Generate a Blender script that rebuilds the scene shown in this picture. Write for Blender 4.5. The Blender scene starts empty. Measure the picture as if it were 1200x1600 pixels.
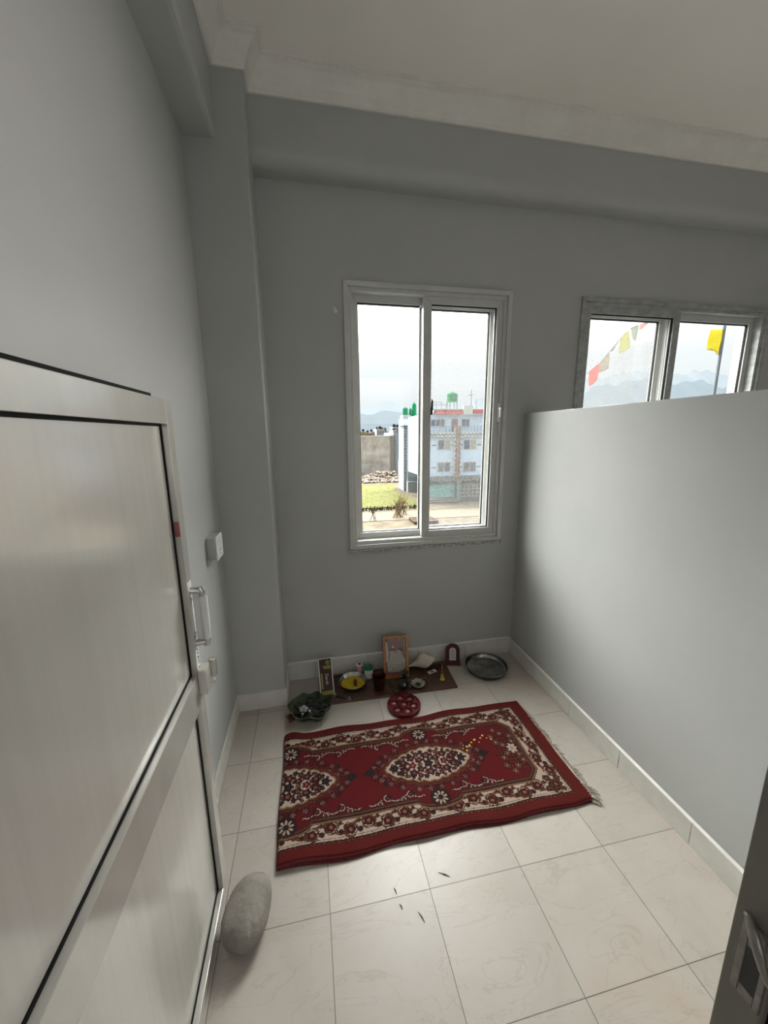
import bpy, bmesh, math, random
import numpy as np
from mathutils import Vector, Matrix, noise
PI = math.pi
random.seed(7)
rng = np.random.default_rng(5)
S = bpy.context.scene
COL = S.collection

# ------------------------------------------------------------------ camera
cam_d = bpy.data.cameras.new('camera')
cam = bpy.data.objects.new('camera', cam_d)
COL.objects.link(cam)
cam_d.sensor_fit = 'VERTICAL'
cam_d.sensor_height = 24.0
cam_d.lens = 24.0 * 592.8544 / 1600.0
cam_d.clip_start = 0.02
cam_d.clip_end = 9000
R_ = ((0.9804617, -0.1964596, -0.0099236), (0.0487465, 0.1937835, 0.9798325), (0.1905745, 0.9611720, -0.1995740))
m = Matrix(((R_[0][0], R_[1][0], -R_[2][0], 0.0), (R_[0][1], R_[1][1], -R_[2][1], 0.0),
            (R_[0][2], R_[1][2], -R_[2][2], 1.8), (0, 0, 0, 1)))
cam.matrix_world = m
S.camera = cam

# ------------------------------------------------------------------ light
SKY_LOW, SKY_MID, SKY_HIGH, GLOW = 0.95, 1.8, 2.2, 33.0
W = bpy.data.worlds.new('world'); S.world = W
W.use_nodes = True
nt = W.node_tree; nt.nodes.clear()
wo = nt.nodes.new('ShaderNodeOutputWorld'); bg = nt.nodes.new('ShaderNodeBackground')
tc = nt.nodes.new('ShaderNodeTexCoord'); sx = nt.nodes.new('ShaderNodeSeparateXYZ')
cr = nt.nodes.new('ShaderNodeValToRGB'); cr.color_ramp.interpolation = 'EASE'
e = cr.color_ramp.elements
e[0].position = 0.0; e[0].color = (0.86, 0.93, 0.98, 1)
e[1].position = 1.0; e[1].color = (SKY_HIGH * 0.94, SKY_HIGH * 0.97, SKY_HIGH, 1)
for p, c, t in ((0.05, SKY_LOW, (0.93, 0.97, 1.0)), (0.14, SKY_LOW * 1.15, (0.95, 0.98, 1.0)), (0.30, SKY_MID, (0.97, 0.99, 1.0)),
                (0.50, SKY_HIGH, (0.94, 0.97, 1.0))):
    k = e.new(p); k.color = (c * t[0], c * t[1], c * t[2], 1)
nt.links.new(tc.outputs['Generated'], sx.inputs[0]); nt.links.new(sx.outputs['Z'], cr.inputs[0])
# broad glow of the veiled sun on the window side of the sky (+Y), above the hills
def wmr(src, a, b):
    n = nt.nodes.new('ShaderNodeMapRange'); n.interpolation_type = 'SMOOTHSTEP'
    n.inputs['From Min'].default_value = a; n.inputs['From Max'].default_value = b
    nt.links.new(src, n.inputs['Value']); return n.outputs[0]
g1, g2 = wmr(sx.outputs['Y'], -0.1, 0.55), wmr(sx.outputs['Z'], 0.17, 0.45)
gm = nt.nodes.new('ShaderNodeMath'); gm.operation = 'MULTIPLY'; nt.links.new(g1, gm.inputs[0]); nt.links.new(g2, gm.inputs[1])
gx = nt.nodes.new('ShaderNodeMixRGB'); gx.blend_type = 'ADD'; gx.inputs[2].default_value = (GLOW, GLOW * 0.985, GLOW * 0.95, 1)
nt.links.new(gm.outputs[0], gx.inputs[0]); nt.links.new(cr.outputs[0], gx.inputs[1]); nt.links.new(gx.outputs[0], bg.inputs['Color']); bg.inputs['Strength'].default_value = 1.0
nt.links.new(bg.outputs[0], wo.inputs[0])

def area(name, loc, target, sx_, sy_, power, color):
    L = bpy.data.lights.new(name, 'AREA'); L.shape = 'RECTANGLE'; L.size = sx_; L.size_y = sy_
    L.energy = power; L.color = color
    o = bpy.data.objects.new(name, L); COL.objects.link(o)
    o.location = loc
    o.rotation_euler = (Vector(target) - Vector(loc)).to_track_quat('-Z', 'Y').to_euler()
    return o
# the bright overcast glow beyond the window wall: a very soft sun high behind the houses
sun = bpy.data.lights.new('sun_behind_cloud', 'SUN'); sun.energy = 4.5; sun.angle = math.radians(48); sun.color = (1.0, 0.975, 0.94)
so = bpy.data.objects.new('sun_behind_cloud', sun); COL.objects.link(so); so.location = (0, 20, 20)
so.rotation_euler = Vector((0.40, -0.80, -0.33)).to_track_quat('-Z', 'Y').to_euler()
# added fill lamp in the unseen hall behind the camera, lifts the ceiling
area('hall_fill_light', (0.9, -2.9, 2.0), (0.7, 2.0, 1.8), 2.4, 1.9, 8, (1.0, 0.94, 0.87))
# added narrow-spread lamp for an assumed, unmodelled side window; brightens the left wall
sl_ = area('side_fill_light', (4.65, 2.12, 2.25), (-0.5, 0.78, 1.75), 0.9, 0.7, 8.5, (1.0, 0.96, 0.90))
sl_.data.spread = math.radians(42)

S.view_settings.view_transform = 'Standard'
S.view_settings.look = 'None'
S.view_settings.exposure = 0.0
S.view_settings.gamma = 1.0
S.view_settings.use_curve_mapping = False

# ------------------------------------------------------------------ materials
def NN(nt, t, **kw):
    n = nt.nodes.new(t)
    for k, v in kw.items():
        setattr(n, k, v)
    return n
def setin(n, **kw):
    for k, v in kw.items():
        n.inputs[k.replace('_', ' ')].default_value = v
def base(name):
    m = bpy.data.materials.new(name); m.use_nodes = True
    nt = m.node_tree; b = nt.nodes['Principled BSDF']
    return m, nt, b
def mat(name, col, rough=0.6, metal=0.0, var=0.06, scale=12.0, bump=0.0, bscale=60.0, coat=0.0, stretch=(1, 1, 1), spec=0.5, col2=None, lo=0.35, hi=0.65, trans=0.0):
    """plain procedural material: base colour broken by noise, optional bump"""
    m, nt, b = base(name)
    t = NN(nt, 'ShaderNodeTexCoord'); mp = NN(nt, 'ShaderNodeMapping'); mp.inputs['Scale'].default_value = stretch
    nt.links.new(t.outputs['Object'], mp.inputs[0])
    n = NN(nt, 'ShaderNodeTexNoise'); setin(n, Scale=scale, Detail=5.0, Roughness=0.6)
    nt.links.new(mp.outputs[0], n.inputs['Vector'])
    r = NN(nt, 'ShaderNodeValToRGB')
    c2 = col2 or tuple(max(0, c * (1 - var * 2)) for c in col)
    c1 = col if col2 else tuple(min(1, c * (1 + var)) for c in col)
    r.color_ramp.elements[0].color = (*c2, 1); r.color_ramp.elements[0].position = lo
    r.color_ramp.elements[1].color = (*c1, 1); r.color_ramp.elements[1].position = hi
    nt.links.new(n.outputs['Fac'], r.inputs[0]); nt.links.new(r.outputs[0], b.inputs['Base Color'])
    setin(b, Roughness=rough, Metallic=metal)
    b.inputs['Specular IOR Level'].default_value = spec
    if coat: b.inputs['Coat Weight'].default_value = coat; b.inputs['Coat Roughness'].default_value = 0.08
    if trans: b.inputs['Transmission Weight'].default_value = trans
    if bump:
        n2 = NN(nt, 'ShaderNodeTexNoise'); setin(n2, Scale=bscale, Detail=4.0)
        nt.links.new(mp.outputs[0], n2.inputs['Vector'])
        bp = NN(nt, 'ShaderNodeBump'); bp.inputs['Strength'].default_value = bump; bp.inputs['Distance'].default_value = 0.01
        nt.links.new(n2.outputs['Fac'], bp.inputs['Height']); nt.links.new(bp.outputs[0], b.inputs['Normal'])
    return m

M = {}
M['wall'] = mat('wall_paint_grey', (0.425, 0.432, 0.42), 0.42, var=0.015, scale=2.5, bump=0.02, bscale=30, spec=0.35)
M['ceiling'] = mat('ceiling_paint_white', (0.86, 0.815, 0.765), 0.75, var=0.012, scale=2.0)
M['cornice'] = mat('cornice_plaster', (0.76, 0.74, 0.69), 0.7, var=0.03, scale=6.0, bump=0.05, bscale=25)
M['skirting'] = mat('skirting_marble', (0.60, 0.585, 0.545), 0.35, var=0.05, scale=5.0)
M['skirting_top'] = mat('skirting_edge', (0.66, 0.64, 0.60), 0.5, var=0.04, scale=9.0)
M['upvc'] = mat('upvc_white', (0.515, 0.515, 0.491), 0.38, var=0.03, scale=7.0)
M['upvc_film'] = mat('upvc_peeling_film', (0.42, 0.43, 0.42), 0.45, col2=(0.27, 0.28, 0.275), scale=14.0, lo=0.36, hi=0.66, stretch=(1, 1, 2), bump=0.15, bscale=30)
M['gasket'] = mat('black_rubber', (0.006, 0.006, 0.006), 0.7, spec=0.15)
M['granite'] = mat('granite_sill', (0.62, 0.60, 0.56), 0.35, col2=(0.09, 0.085, 0.08), scale=160.0, lo=0.44, hi=0.56)
M['alu'] = mat('door_aluminium', (0.56, 0.54, 0.50), 0.20, metal=0.30, var=0.04, scale=6.0, coat=0.5, stretch=(1, 1, 0.4))
M['jamb'] = mat('door_jamb_grey', (0.20, 0.185, 0.165), 0.45, var=0.06, scale=6.0)
M['chrome'] = mat('brushed_chrome', (0.55, 0.54, 0.52), 0.28, metal=1.0, var=0.05)
M['chrome_dull'] = mat('dull_strike_metal', (0.30, 0.28, 0.26), 0.38, metal=0.6, var=0.12, scale=60)
M['white_plastic'] = mat('white_plastic', (0.72, 0.72, 0.70), 0.35, var=0.02)
M['grey_plastic'] = mat('grey_box_plastic', (0.42, 0.43, 0.41), 0.45, var=0.03)
M['dark'] = mat('dark_plastic', (0.02, 0.02, 0.022), 0.4)
M['ink'] = mat('printed_ink', (0.015, 0.015, 0.03), 0.5)
M['steel'] = mat('stainless_steel', (0.50, 0.50, 0.49), 0.22, metal=1.0, var=0.08, scale=20)
M['steel_dark'] = mat('used_steel', (0.30, 0.30, 0.29), 0.20, metal=1.0, var=0.25, scale=9)
M['brass'] = mat('brass', (0.55, 0.36, 0.10), 0.3, metal=1.0, var=0.12, scale=40)
M['copper'] = mat('tarnished_copper', (0.072, 0.021, 0.012), 0.38, metal=0.7, var=0.2, scale=30)
M['shell'] = mat('conch_shell', (0.66, 0.62, 0.53), 0.38, var=0.06, scale=18, bump=0.1, bscale=40)
M['board'] = mat('brown_board', (0.112, 0.053, 0.028), 0.42, col2=(0.041, 0.017, 0.011), scale=9, lo=0.3, hi=0.7, stretch=(1, 3, 1), bump=0.1)
M['turmeric'] = mat('yellow_powder', (0.62, 0.43, 0.01), 0.9, var=0.15, scale=60, bump=0.4, bscale=120)
M['maroon'] = mat('maroon_plastic', (0.085, 0.012, 0.018), 0.35, var=0.1, scale=30)
M['dish'] = mat('maroon_dish_plastic', (0.143, 0.017, 0.021), 0.22, var=0.12, scale=25)
M['green_lid'] = mat('green_lid', (0.01, 0.17, 0.055), 0.35)
M['pink'] = mat('pink_tin', (0.50, 0.30, 0.32), 0.4, var=0.2, scale=60)
M['orange_frame'] = mat('gold_orange_frame', (0.50, 0.17, 0.03), 0.3, var=0.2, scale=30, coat=0.3)
M['leaf'] = mat('dried_sal_leaf', (0.045, 0.065, 0.018), 0.5, col2=(0.012, 0.02, 0.006), scale=22, bump=0.4, bscale=50)
M['leaf_brown'] = mat('brown_leaf_tip', (0.12, 0.045, 0.02), 0.5, var=0.2)
M['burnt'] = mat('burnt_offerings', (0.02, 0.022, 0.016), 0.55, var=0.3, scale=60, bump=0.5)
M['foil'] = mat('silver_foil', (0.60, 0.60, 0.62), 0.3, metal=0.8, var=0.3, scale=80)
M['stone'] = mat('river_stone', (0.271, 0.250, 0.217), 0.85, col2=(0.156, 0.139, 0.119), scale=9, lo=0.3, hi=0.72, bump=0.6, bscale=55)
M['straw'] = mat('dry_twig', (0.03, 0.028, 0.02), 0.7)
M['petal'] = mat('marigold_petal', (0.62, 0.40, 0.04), 0.6, var=0.2)
M['fringe'] = mat('rug_fringe_cotton', (0.40, 0.35, 0.285), 0.9, var=0.12, scale=50)
M['rug_back'] = mat('rug_underside', (0.12, 0.016, 0.018), 0.95, var=0.2, scale=90)
M['halo'] = mat('print_dull_pink', (0.26, 0.10, 0.10), 0.35)
M['print_bg'] = mat('print_dark', (0.10, 0.055, 0.045), 0.3, col2=(0.25, 0.20, 0.16), scale=60, lo=0.45, hi=0.6)
M['print_pale'] = mat('print_pale_robes', (0.46, 0.43, 0.38), 0.3, col2=(0.18, 0.15, 0.13), scale=130, lo=0.36, hi=0.52)
M['print_skin'] = mat('print_skin', (0.50, 0.38, 0.30), 0.3, var=0.1, scale=90)
M['print_hair'] = mat('print_hair', (0.03, 0.02, 0.02), 0.3)
M['print_white'] = mat('print_white', (0.66, 0.66, 0.66), 0.4, var=0.06, scale=60)
M['print_yellow'] = mat('print_yellow', (0.40, 0.38, 0.03), 0.35, col2=(0.12, 0.10, 0.02), scale=120)
M['print_brown'] = mat('print_dark_brown', (0.035, 0.012, 0.010), 0.3)
M['plaster_spot'] = mat('white_filler', (0.70, 0.72, 0.72), 0.8)

# marble floor tiles 0.40 x 0.392 m
def floor_mat():
    m, nt, b = base('marble_tiles')
    t = NN(nt, 'ShaderNodeTexCoord'); mp = NN(nt, 'ShaderNodeMapping'); mp.inputs['Location'].default_value = (4.0, -0.75 + 0.392 * 10, 0)
    nt.links.new(t.outputs['Object'], mp.inputs[0])
    br = NN(nt, 'ShaderNodeTexBrick'); br.offset = 0.0; br.squash = 1.0
    setin(br, Scale=1.0); br.inputs['Mortar Size'].default_value = 0.0016; br.inputs['Mortar Smooth'].default_value = 0.2
    br.inputs['Brick Width'].default_value = 0.40; br.inputs['Row Height'].default_value = 0.392
    br.inputs['Color1'].default_value = (0.415, 0.378, 0.338, 1); br.inputs['Color2'].default_value = (0.495, 0.453, 0.405, 1)
    br.inputs['Mortar'].default_value = (0.16, 0.14, 0.12, 1)
    nt.links.new(mp.outputs[0], br.inputs['Vector'])
    n1 = NN(nt, 'ShaderNodeTexNoise'); setin(n1, Scale=3.2, Detail=8.0, Roughness=0.62); n1.inputs['Distortion'].default_value = 1.6
    nt.links.new(t.outputs['Object'], n1.inputs['Vector'])
    r1 = NN(nt, 'ShaderNodeValToRGB')
    r1.color_ramp.elements[0].position = 0.30; r1.color_ramp.elements[0].color = (0.92, 0.91, 0.895, 1)
    r1.color_ramp.elements[1].position = 0.62; r1.color_ramp.elements[1].color = (1, 1, 1, 1)
    nt.links.new(n1.outputs['Fac'], r1.inputs[0])
    mx = NN(nt, 'ShaderNodeMixRGB', blend_type='MULTIPLY'); mx.inputs[0].default_value = 1
    nt.links.new(br.outputs['Color'], mx.inputs[1]); nt.links.new(r1.outputs[0], mx.inputs[2])
    # thin veins
    n2 = NN(nt, 'ShaderNodeTexNoise'); setin(n2, Scale=1.9, Detail=6.0, Roughness=0.55); n2.inputs['Distortion'].default_value = 2.2
    mp2 = NN(nt, 'ShaderNodeMapping'); mp2.inputs['Rotation'].default_value = (0, 0, 0.6); mp2.inputs['Scale'].default_value = (1.0, 2.4, 1.0)
    nt.links.new(t.outputs['Object'], mp2.inputs[0]); nt.links.new(mp2.outputs[0], n2.inputs['Vector'])
    r2 = NN(nt, 'ShaderNodeValToRGB'); e = r2.color_ramp.elements
    e[0].position = 0.488; e[0].color = (1, 1, 1, 1); e[1].position = 0.512; e[1].color = (1, 1, 1, 1)
    k = e.new(0.5); k.color = (0.90, 0.875, 0.85, 1)
    nt.links.new(n2.outputs['Fac'], r2.inputs[0])
    mx2 = NN(nt, 'ShaderNodeMixRGB', blend_type='MULTIPLY'); mx2.inputs[0].default_value = 1
    nt.links.new(mx.outputs[0], mx2.inputs[1]); nt.links.new(r2.outputs[0], mx2.inputs[2])
    # warm stain (reddish smear of vermilion powder here and there)
    n3 = NN(nt, 'ShaderNodeTexNoise'); setin(n3, Scale=2.1, Detail=3.0); nt.links.new(t.outputs['Object'], n3.inputs['Vector'])
    r3 = NN(nt, 'ShaderNodeValToRGB'); r3.color_ramp.elements[0].position = 0.55; r3.color_ramp.elements[0].color = (1, 1, 1, 1)
    r3.color_ramp.elements[1].position = 0.72; r3.color_ramp.elements[1].color = (1.0, 0.93, 0.88, 1)
    nt.links.new(n3.outputs['Fac'], r3.inputs[0])
    mx3 = NN(nt, 'ShaderNodeMixRGB', blend_type='MULTIPLY'); mx3.inputs[0].default_value = 1
    nt.links.new(mx2.outputs[0], mx3.inputs[1]); nt.links.new(r3.outputs[0], mx3.inputs[2])
    nt.links.new(mx3.outputs[0], b.inputs['Base Color'])
    rr = NN(nt, 'ShaderNodeMapRange'); rr.inputs['To Min'].default_value = 0.28; rr.inputs['To Max'].default_value = 0.48
    nt.links.new(n1.outputs['Fac'], rr.inputs['Value']); nt.links.new(rr.outputs[0], b.inputs['Roughness'])
    bp = NN(nt, 'ShaderNodeBump'); bp.inputs['Strength'].default_value = 0.25; bp.inputs['Distance'].default_value = 0.002; bp.invert = True
    nt.links.new(br.outputs['Fac'], bp.inputs['Height']); nt.links.new(bp.outputs[0], b.inputs['Normal'])
    return m
M['floor'] = floor_mat()

def panel_mat():
    """cream laminate with faint vertical brush streaks that break its reflections"""
    m, nt, b = base('door_laminate')
    t = NN(nt, 'ShaderNodeTexCoord'); mp = NN(nt, 'ShaderNodeMapping'); mp.inputs['Scale'].default_value = (1, 34, 0.35)
    nt.links.new(t.outputs['Object'], mp.inputs[0])
    n = NN(nt, 'ShaderNodeTexNoise'); setin(n, Scale=1.0, Detail=4.0, Roughness=0.6); nt.links.new(mp.outputs[0], n.inputs['Vector'])
    r = NN(nt, 'ShaderNodeValToRGB'); r.color_ramp.elements[0].color = (0.52, 0.495, 0.455, 1); r.color_ramp.elements[1].color = (0.55, 0.525, 0.485, 1)
    r.color_ramp.elements[0].position = 0.35; r.color_ramp.elements[1].position = 0.65
    nt.links.new(n.outputs['Fac'], r.inputs[0])
    n2 = NN(nt, 'ShaderNodeTexNoise'); setin(n2, Scale=2.6, Detail=4.0); nt.links.new(t.outputs['Object'], n2.inputs['Vector'])
    r2 = NN(nt, 'ShaderNodeValToRGB'); r2.color_ramp.elements[0].color = (0.90, 0.89, 0.87, 1); r2.color_ramp.elements[1].color = (1, 1, 1, 1)
    r2.color_ramp.elements[0].position = 0.28; r2.color_ramp.elements[1].position = 0.5
    nt.links.new(n2.outputs['Fac'], r2.inputs[0])
    mx = NN(nt, 'ShaderNodeMixRGB', blend_type='MULTIPLY'); mx.inputs[0].default_value = 1
    nt.links.new(r.outputs[0], mx.inputs[1]); nt.links.new(r2.outputs[0], mx.inputs[2]); nt.links.new(mx.outputs[0], b.inputs['Base Color'])
    setin(b, Roughness=0.17); b.inputs['Specular IOR Level'].default_value = 0.9; b.inputs['Coat Weight'].default_value = 0.4; b.inputs['Coat Roughness'].default_value = 0.10
    bp = NN(nt, 'ShaderNodeBump'); bp.inputs['Strength'].default_value = 0.16; bp.inputs['Distance'].default_value = 0.004
    nt.links.new(n.outputs['Fac'], bp.inputs['Height']); nt.links.new(bp.outputs[0], b.inputs['Normal'])
    return m
M['panel'] = panel_mat()

def glass_mat():
    m, nt, b = base('window_glass'); out = nt.nodes['Material Output']; nt.nodes.remove(b)
    tr = NN(nt, 'ShaderNodeBsdfTransparent'); tr.inputs[0].default_value = (0.97, 0.985, 0.98, 1)
    gl = NN(nt, 'ShaderNodeBsdfGlossy'); gl.inputs['Roughness'].default_value = 0.03
    fr = NN(nt, 'ShaderNodeLayerWeight'); pw_ = NN(nt, 'ShaderNodeMath', operation='POWER'); pw_.inputs[1].default_value = 4.0
    nt.links.new(fr.outputs['Facing'], pw_.inputs[0]); fr = pw_
    mx = NN(nt, 'ShaderNodeMixShader')
    ms = NN(nt, 'ShaderNodeMath', operation='MULTIPLY_ADD'); ms.inputs[1].default_value = 0.7; ms.inputs[2].default_value = 0.03
    nt.links.new(fr.outputs[0], ms.inputs[0]); nt.links.new(ms.outputs[0], mx.inputs[0])
    nt.links.new(tr.outputs[0], mx.inputs[1]); nt.links.new(gl.outputs[0], mx.inputs[2]); nt.links.new(mx.outputs[0], out.inputs[0])
    return m
M['glass'] = glass_mat()
def net_mat(name, dens, streak):
    m, nt, b = base(name); out = nt.nodes['Material Output']; nt.nodes.remove(b)
    t = NN(nt, 'ShaderNodeTexCoord')
    n = NN(nt, 'ShaderNodeTexNoise'); setin(n, Scale=90.0, Detail=3.0, Roughness=0.8); nt.links.new(t.outputs['Object'], n.inputs['Vector'])
    mp = NN(nt, 'ShaderNodeMapping'); mp.inputs['Scale'].default_value = (9, 9, 1.2); nt.links.new(t.outputs['Object'], mp.inputs[0])
    n2 = NN(nt, 'ShaderNodeTexNoise'); setin(n2, Scale=1.0, Detail=3.0); nt.links.new(mp.outputs[0], n2.inputs['Vector'])
    mr = NN(nt, 'ShaderNodeMapRange'); setin(mr); mr.inputs['From Min'].default_value = 0.45; mr.inputs['From Max'].default_value = 0.7
    mr.inputs['To Min'].default_value = dens; mr.inputs['To Max'].default_value = dens + 0.22
    nt.links.new(n.outputs['Fac'], mr.inputs['Value'])
    mr2 = NN(nt, 'ShaderNodeMapRange'); mr2.inputs['From Min'].default_value = 0.4; mr2.inputs['From Max'].default_value = 0.65
    mr2.inputs['To Min'].default_value = 0.0; mr2.inputs['To Max'].default_value = streak
    nt.links.new(n2.outputs['Fac'], mr2.inputs['Value'])
    ad = NN(nt, 'ShaderNodeMath', operation='ADD'); ad.use_clamp = True
    nt.links.new(mr.outputs[0], ad.inputs[0]); nt.links.new(mr2.outputs[0], ad.inputs[1])
    tr = NN(nt, 'ShaderNodeBsdfTransparent'); df = NN(nt, 'ShaderNodeBsdfTranslucent'); df.inputs[0].default_value = (0.10, 0.10, 0.10, 1)
    mx = NN(nt, 'ShaderNodeMixShader'); nt.links.new(ad.outputs[0], mx.inputs[0])
    nt.links.new(tr.outputs[0], mx.inputs[1]); nt.links.new(df.outputs[0], mx.inputs[2]); nt.links.new(mx.outputs[0], out.inputs[0])
    return m
M['net'] = net_mat('insect_net', 0.05, 0.04)
M['net_dusty'] = net_mat('dusty_insect_net', 0.12, 0.16)

# ------------------------------------------------------------------ mesh helpers
def link(name, me, m=None, parent=None, bevel=0, smooth=False, seg=2):
    o = bpy.data.objects.new(name, me); COL.objects.link(o)
    if m is not None:
        for mm in (m if isinstance(m, (list, tuple)) else [m]):
            me.materials.append(mm)
    if parent: o.parent = parent
    if smooth:
        for p in me.polygons: p.use_smooth = True
    if bevel:
        b = o.modifiers.new('bevel', 'BEVEL'); b.width = bevel; b.segments = seg; b.limit_method = 'ANGLE'; b.angle_limit = math.radians(40)
    return o
class MB:
    """gathers shapes into one mesh"""
    def __init__(s): s.v = []; s.f = []; s.mi = []; s.cur = 0
    def add(s, vs, fs):
        k = len(s.v); s.v += [tuple(v) for v in vs]
        for f in fs: s.f.append(tuple(i + k for i in f)); s.mi.append(s.cur)
        return s
    def box(s, x0, x1, y0, y1, z0, z1, rot=None):
        vs = [(x, y, z) for x in (x0, x1) for y in (y0, y1) for z in (z0, z1)]
        if rot: vs = [tuple(rot @ Vector(v)) for v in vs]
        return s.add(vs, [(0, 1, 3, 2), (4, 6, 7, 5), (0, 4, 5, 1), (2, 3, 7, 6), (0, 2, 6, 4), (1, 5, 7, 3)])
    def quad(s, a, b, c, d): return s.add([a, b, c, d], [(0, 1, 2, 3)])
    def prism(s, poly, vec):
        n = len(poly); vec = Vector(vec)
        vs = [Vector(p) for p in poly] + [Vector(p) + vec for p in poly]
        return s.add(vs, [tuple(range(n))[::-1], tuple(range(n, 2 * n))] + [(i, (i + 1) % n, n + (i + 1) % n, n + i) for i in range(n)])
    def lathe(s, prof, c=(0, 0, 0), n=40, mtx=None):
        vs = []; fs = []
        for (r, z) in prof:
            for k in range(n):
                a = 2 * PI * k / n; v = Vector((r * math.cos(a), r * math.sin(a), z))
                if mtx: v = mtx @ v
                vs.append(v + Vector(c))
        for i in range(len(prof) - 1):
            for k in range(n):
                k2 = (k + 1) % n; fs.append((i * n + k, i * n + k2, (i + 1) * n + k2, (i + 1) * n + k))
        if prof[0][0] > 1e-6: fs.append(tuple(range(n))[::-1])
        if prof[-1][0] > 1e-6: fs.append(tuple((len(prof) - 1) * n + k for k in range(n)))
        return s.add(vs, fs)
    def tube(s, pts, rads, n=10, cap=True):
        pts = [Vector(p) for p in pts]
        if not isinstance(rads, (list, tuple)): rads = [rads] * len(pts)
        vs = []; fs = []; up = Vector((0, 0, 1)); prev = None
        for i, p in enumerate(pts):
            d = (pts[min(i + 1, len(pts) - 1)] - pts[max(i - 1, 0)]).normalized()
            if prev is None:
                a = d.cross(up)
                if a.length < 0.05: a = d.cross(Vector((1, 0, 0)))
                a.normalize()
            else:
                a = prev - d * prev.dot(d)
                a.normalize()
            prev = a; b = d.cross(a)
            for k in range(n):
                t = 2 * PI * k / n; vs.append(p + (a * math.cos(t) + b * math.sin(t)) * rads[i])
        for i in range(len(pts) - 1):
            for k in range(n):
                k2 = (k + 1) % n; fs.append((i * n + k, i * n + k2, (i + 1) * n + k2, (i + 1) * n + k))
        if cap: fs.append(tuple(range(n))[::-1]); fs.append(tuple((len(pts) - 1) * n + k for k in range(n)))
        return s.add(vs, fs)
    def blob(s, c, r, n=12, seed=0, amp=0.15):
        vs = []; fs = []; c = Vector(c); r = Vector(r if hasattr(r, '__len__') else (r, r, r))
        for i in range(n + 1):
            th = PI * i / n
            for k in range(n * 2):
                ph = PI * k / n; d = Vector((math.sin(th) * math.cos(ph), math.sin(th) * math.sin(ph), math.cos(th)))
                q = 1 + amp * noise.noise(d * 1.7 + Vector((seed * 3.1, seed, 0)))
                vs.append(c + Vector((d.x * r.x, d.y * r.y, d.z * r.z)) * q)
        m_ = n * 2
        for i in range(n):
            for k in range(m_):
                k2 = (k + 1) % m_; fs.append((i * m_ + k, (i + 1) * m_ + k, (i + 1) * m_ + k2, i * m_ + k2))
        return s.add(vs, fs)
    def build(s, name, m=None, parent=None, bevel=0, smooth=False, origin=None, seg=2):
        me = bpy.data.meshes.new(name)
        vs = s.v
        if origin is not None: ox, oy, oz = origin; vs = [(x - ox, y - oy, z - oz) for x, y, z in vs]
        me.from_pydata([tuple(v) for v in vs], [], s.f); me.update()
        bm = bmesh.new(); bm.from_mesh(me); bmesh.ops.remove_doubles(bm, verts=bm.verts, dist=1e-6) if smooth else None
        bmesh.ops.recalc_face_normals(bm, faces=bm.faces); bm.to_mesh(me); bm.free()
        if len(me.polygons) == len(s.mi):
            me.polygons.foreach_set('material_index', s.mi)
        o = link(name, me, m, parent, bevel, smooth, seg)
        if origin is not None: o.location = origin
        if smooth:
            try: me.set_sharp_from_angle(angle=math.radians(42))
            except Exception: pass
        return o
def empty(name, loc=(0, 0, 0), rz=0.0):
    o = bpy.data.objects.new(name, None); COL.objects.link(o); o.location = loc; o.rotation_euler = (0, 0, rz); o.empty_display_size = 0.05
    return o
def tag(o, label, cat, group=None, kind=None):
    o['label'] = label; o['category'] = cat
    if group: o['group'] = group
    if kind: o['kind'] = kind
    return o
def struct(o, label, cat='room'):
    return tag(o, label, cat, kind='structure')
def text_mesh(name, s, size, mtx, m, parent, depth=0.0002, align='CENTER'):
    cu = bpy.data.curves.new(name, 'FONT'); cu.body = s; cu.size = size; cu.extrude = depth; cu.align_x = align; cu.align_y = 'CENTER'
    t = bpy.data.objects.new(name + '_tmp', cu); COL.objects.link(t)
    dg = bpy.context.evaluated_depsgraph_get(); me = bpy.data.meshes.new_from_object(t.evaluated_get(dg))
    bpy.data.objects.remove(t)
    me.transform(mtx); me.name = name
    for mm in list(me.materials): pass
    me.materials.clear()
    return link(name, me, m, parent)
def copy_tree(o, parent=None):
    c = o.copy(); COL.objects.link(c); c.parent = parent
    for ch in [x for x in bpy.data.objects if x.parent == o]: copy_tree(ch, c)
    return c

# ================================================================== ROOM SHELL
XL, XR, YB, YC, XC = -0.537, 1.59, 2.637, 2.372, -0.225     # left wall, partition, back wall, column face, column side
ZC, ZBEAM, XFAR = 3.70, 3.27, 4.75
W1 = (0.27, 1.44, 0.99, 2.757)      # window beside the partition
W2 = (1.985, 3.70, 0.99, 2.757)     # window beyond the partition

struct(MB().box(XL - .15, XFAR + .15, -3.4, YB + .23, -0.12, 0.0).build('floor', M['floor']), 'white marble tiled floor with thin dark joints', 'floor')
struct(MB().box(XL - .15, XFAR + .15, -3.4, YB + .23, ZC, ZC + .15).build('ceiling', M['ceiling']), 'plain off-white plastered ceiling', 'ceiling')
struct(MB().box(XL - .15, XL, -3.4, YB + .24, 0, ZC).build('wall_left', M['wall']), 'grey painted wall behind the open door', 'wall')
def wall_with_holes(y0, y1, xa, xb, za, zb, holes):
    mb = MB(); xs = sorted({xa, xb} | {h[0] for h in holes} | {h[1] for h in holes})
    for i in range(len(xs) - 1):
        x0, x1 = xs[i], xs[i + 1]; hh = [h for h in holes if h[0] <= x0 + 1e-6 and h[1] >= x1 - 1e-6]
        if hh:
            mb.box(x0, x1, y0, y1, za, hh[0][2]); mb.box(x0, x1, y0, y1, hh[0][3], zb)
        else: mb.box(x0, x1, y0, y1, za, zb)
    return mb
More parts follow.
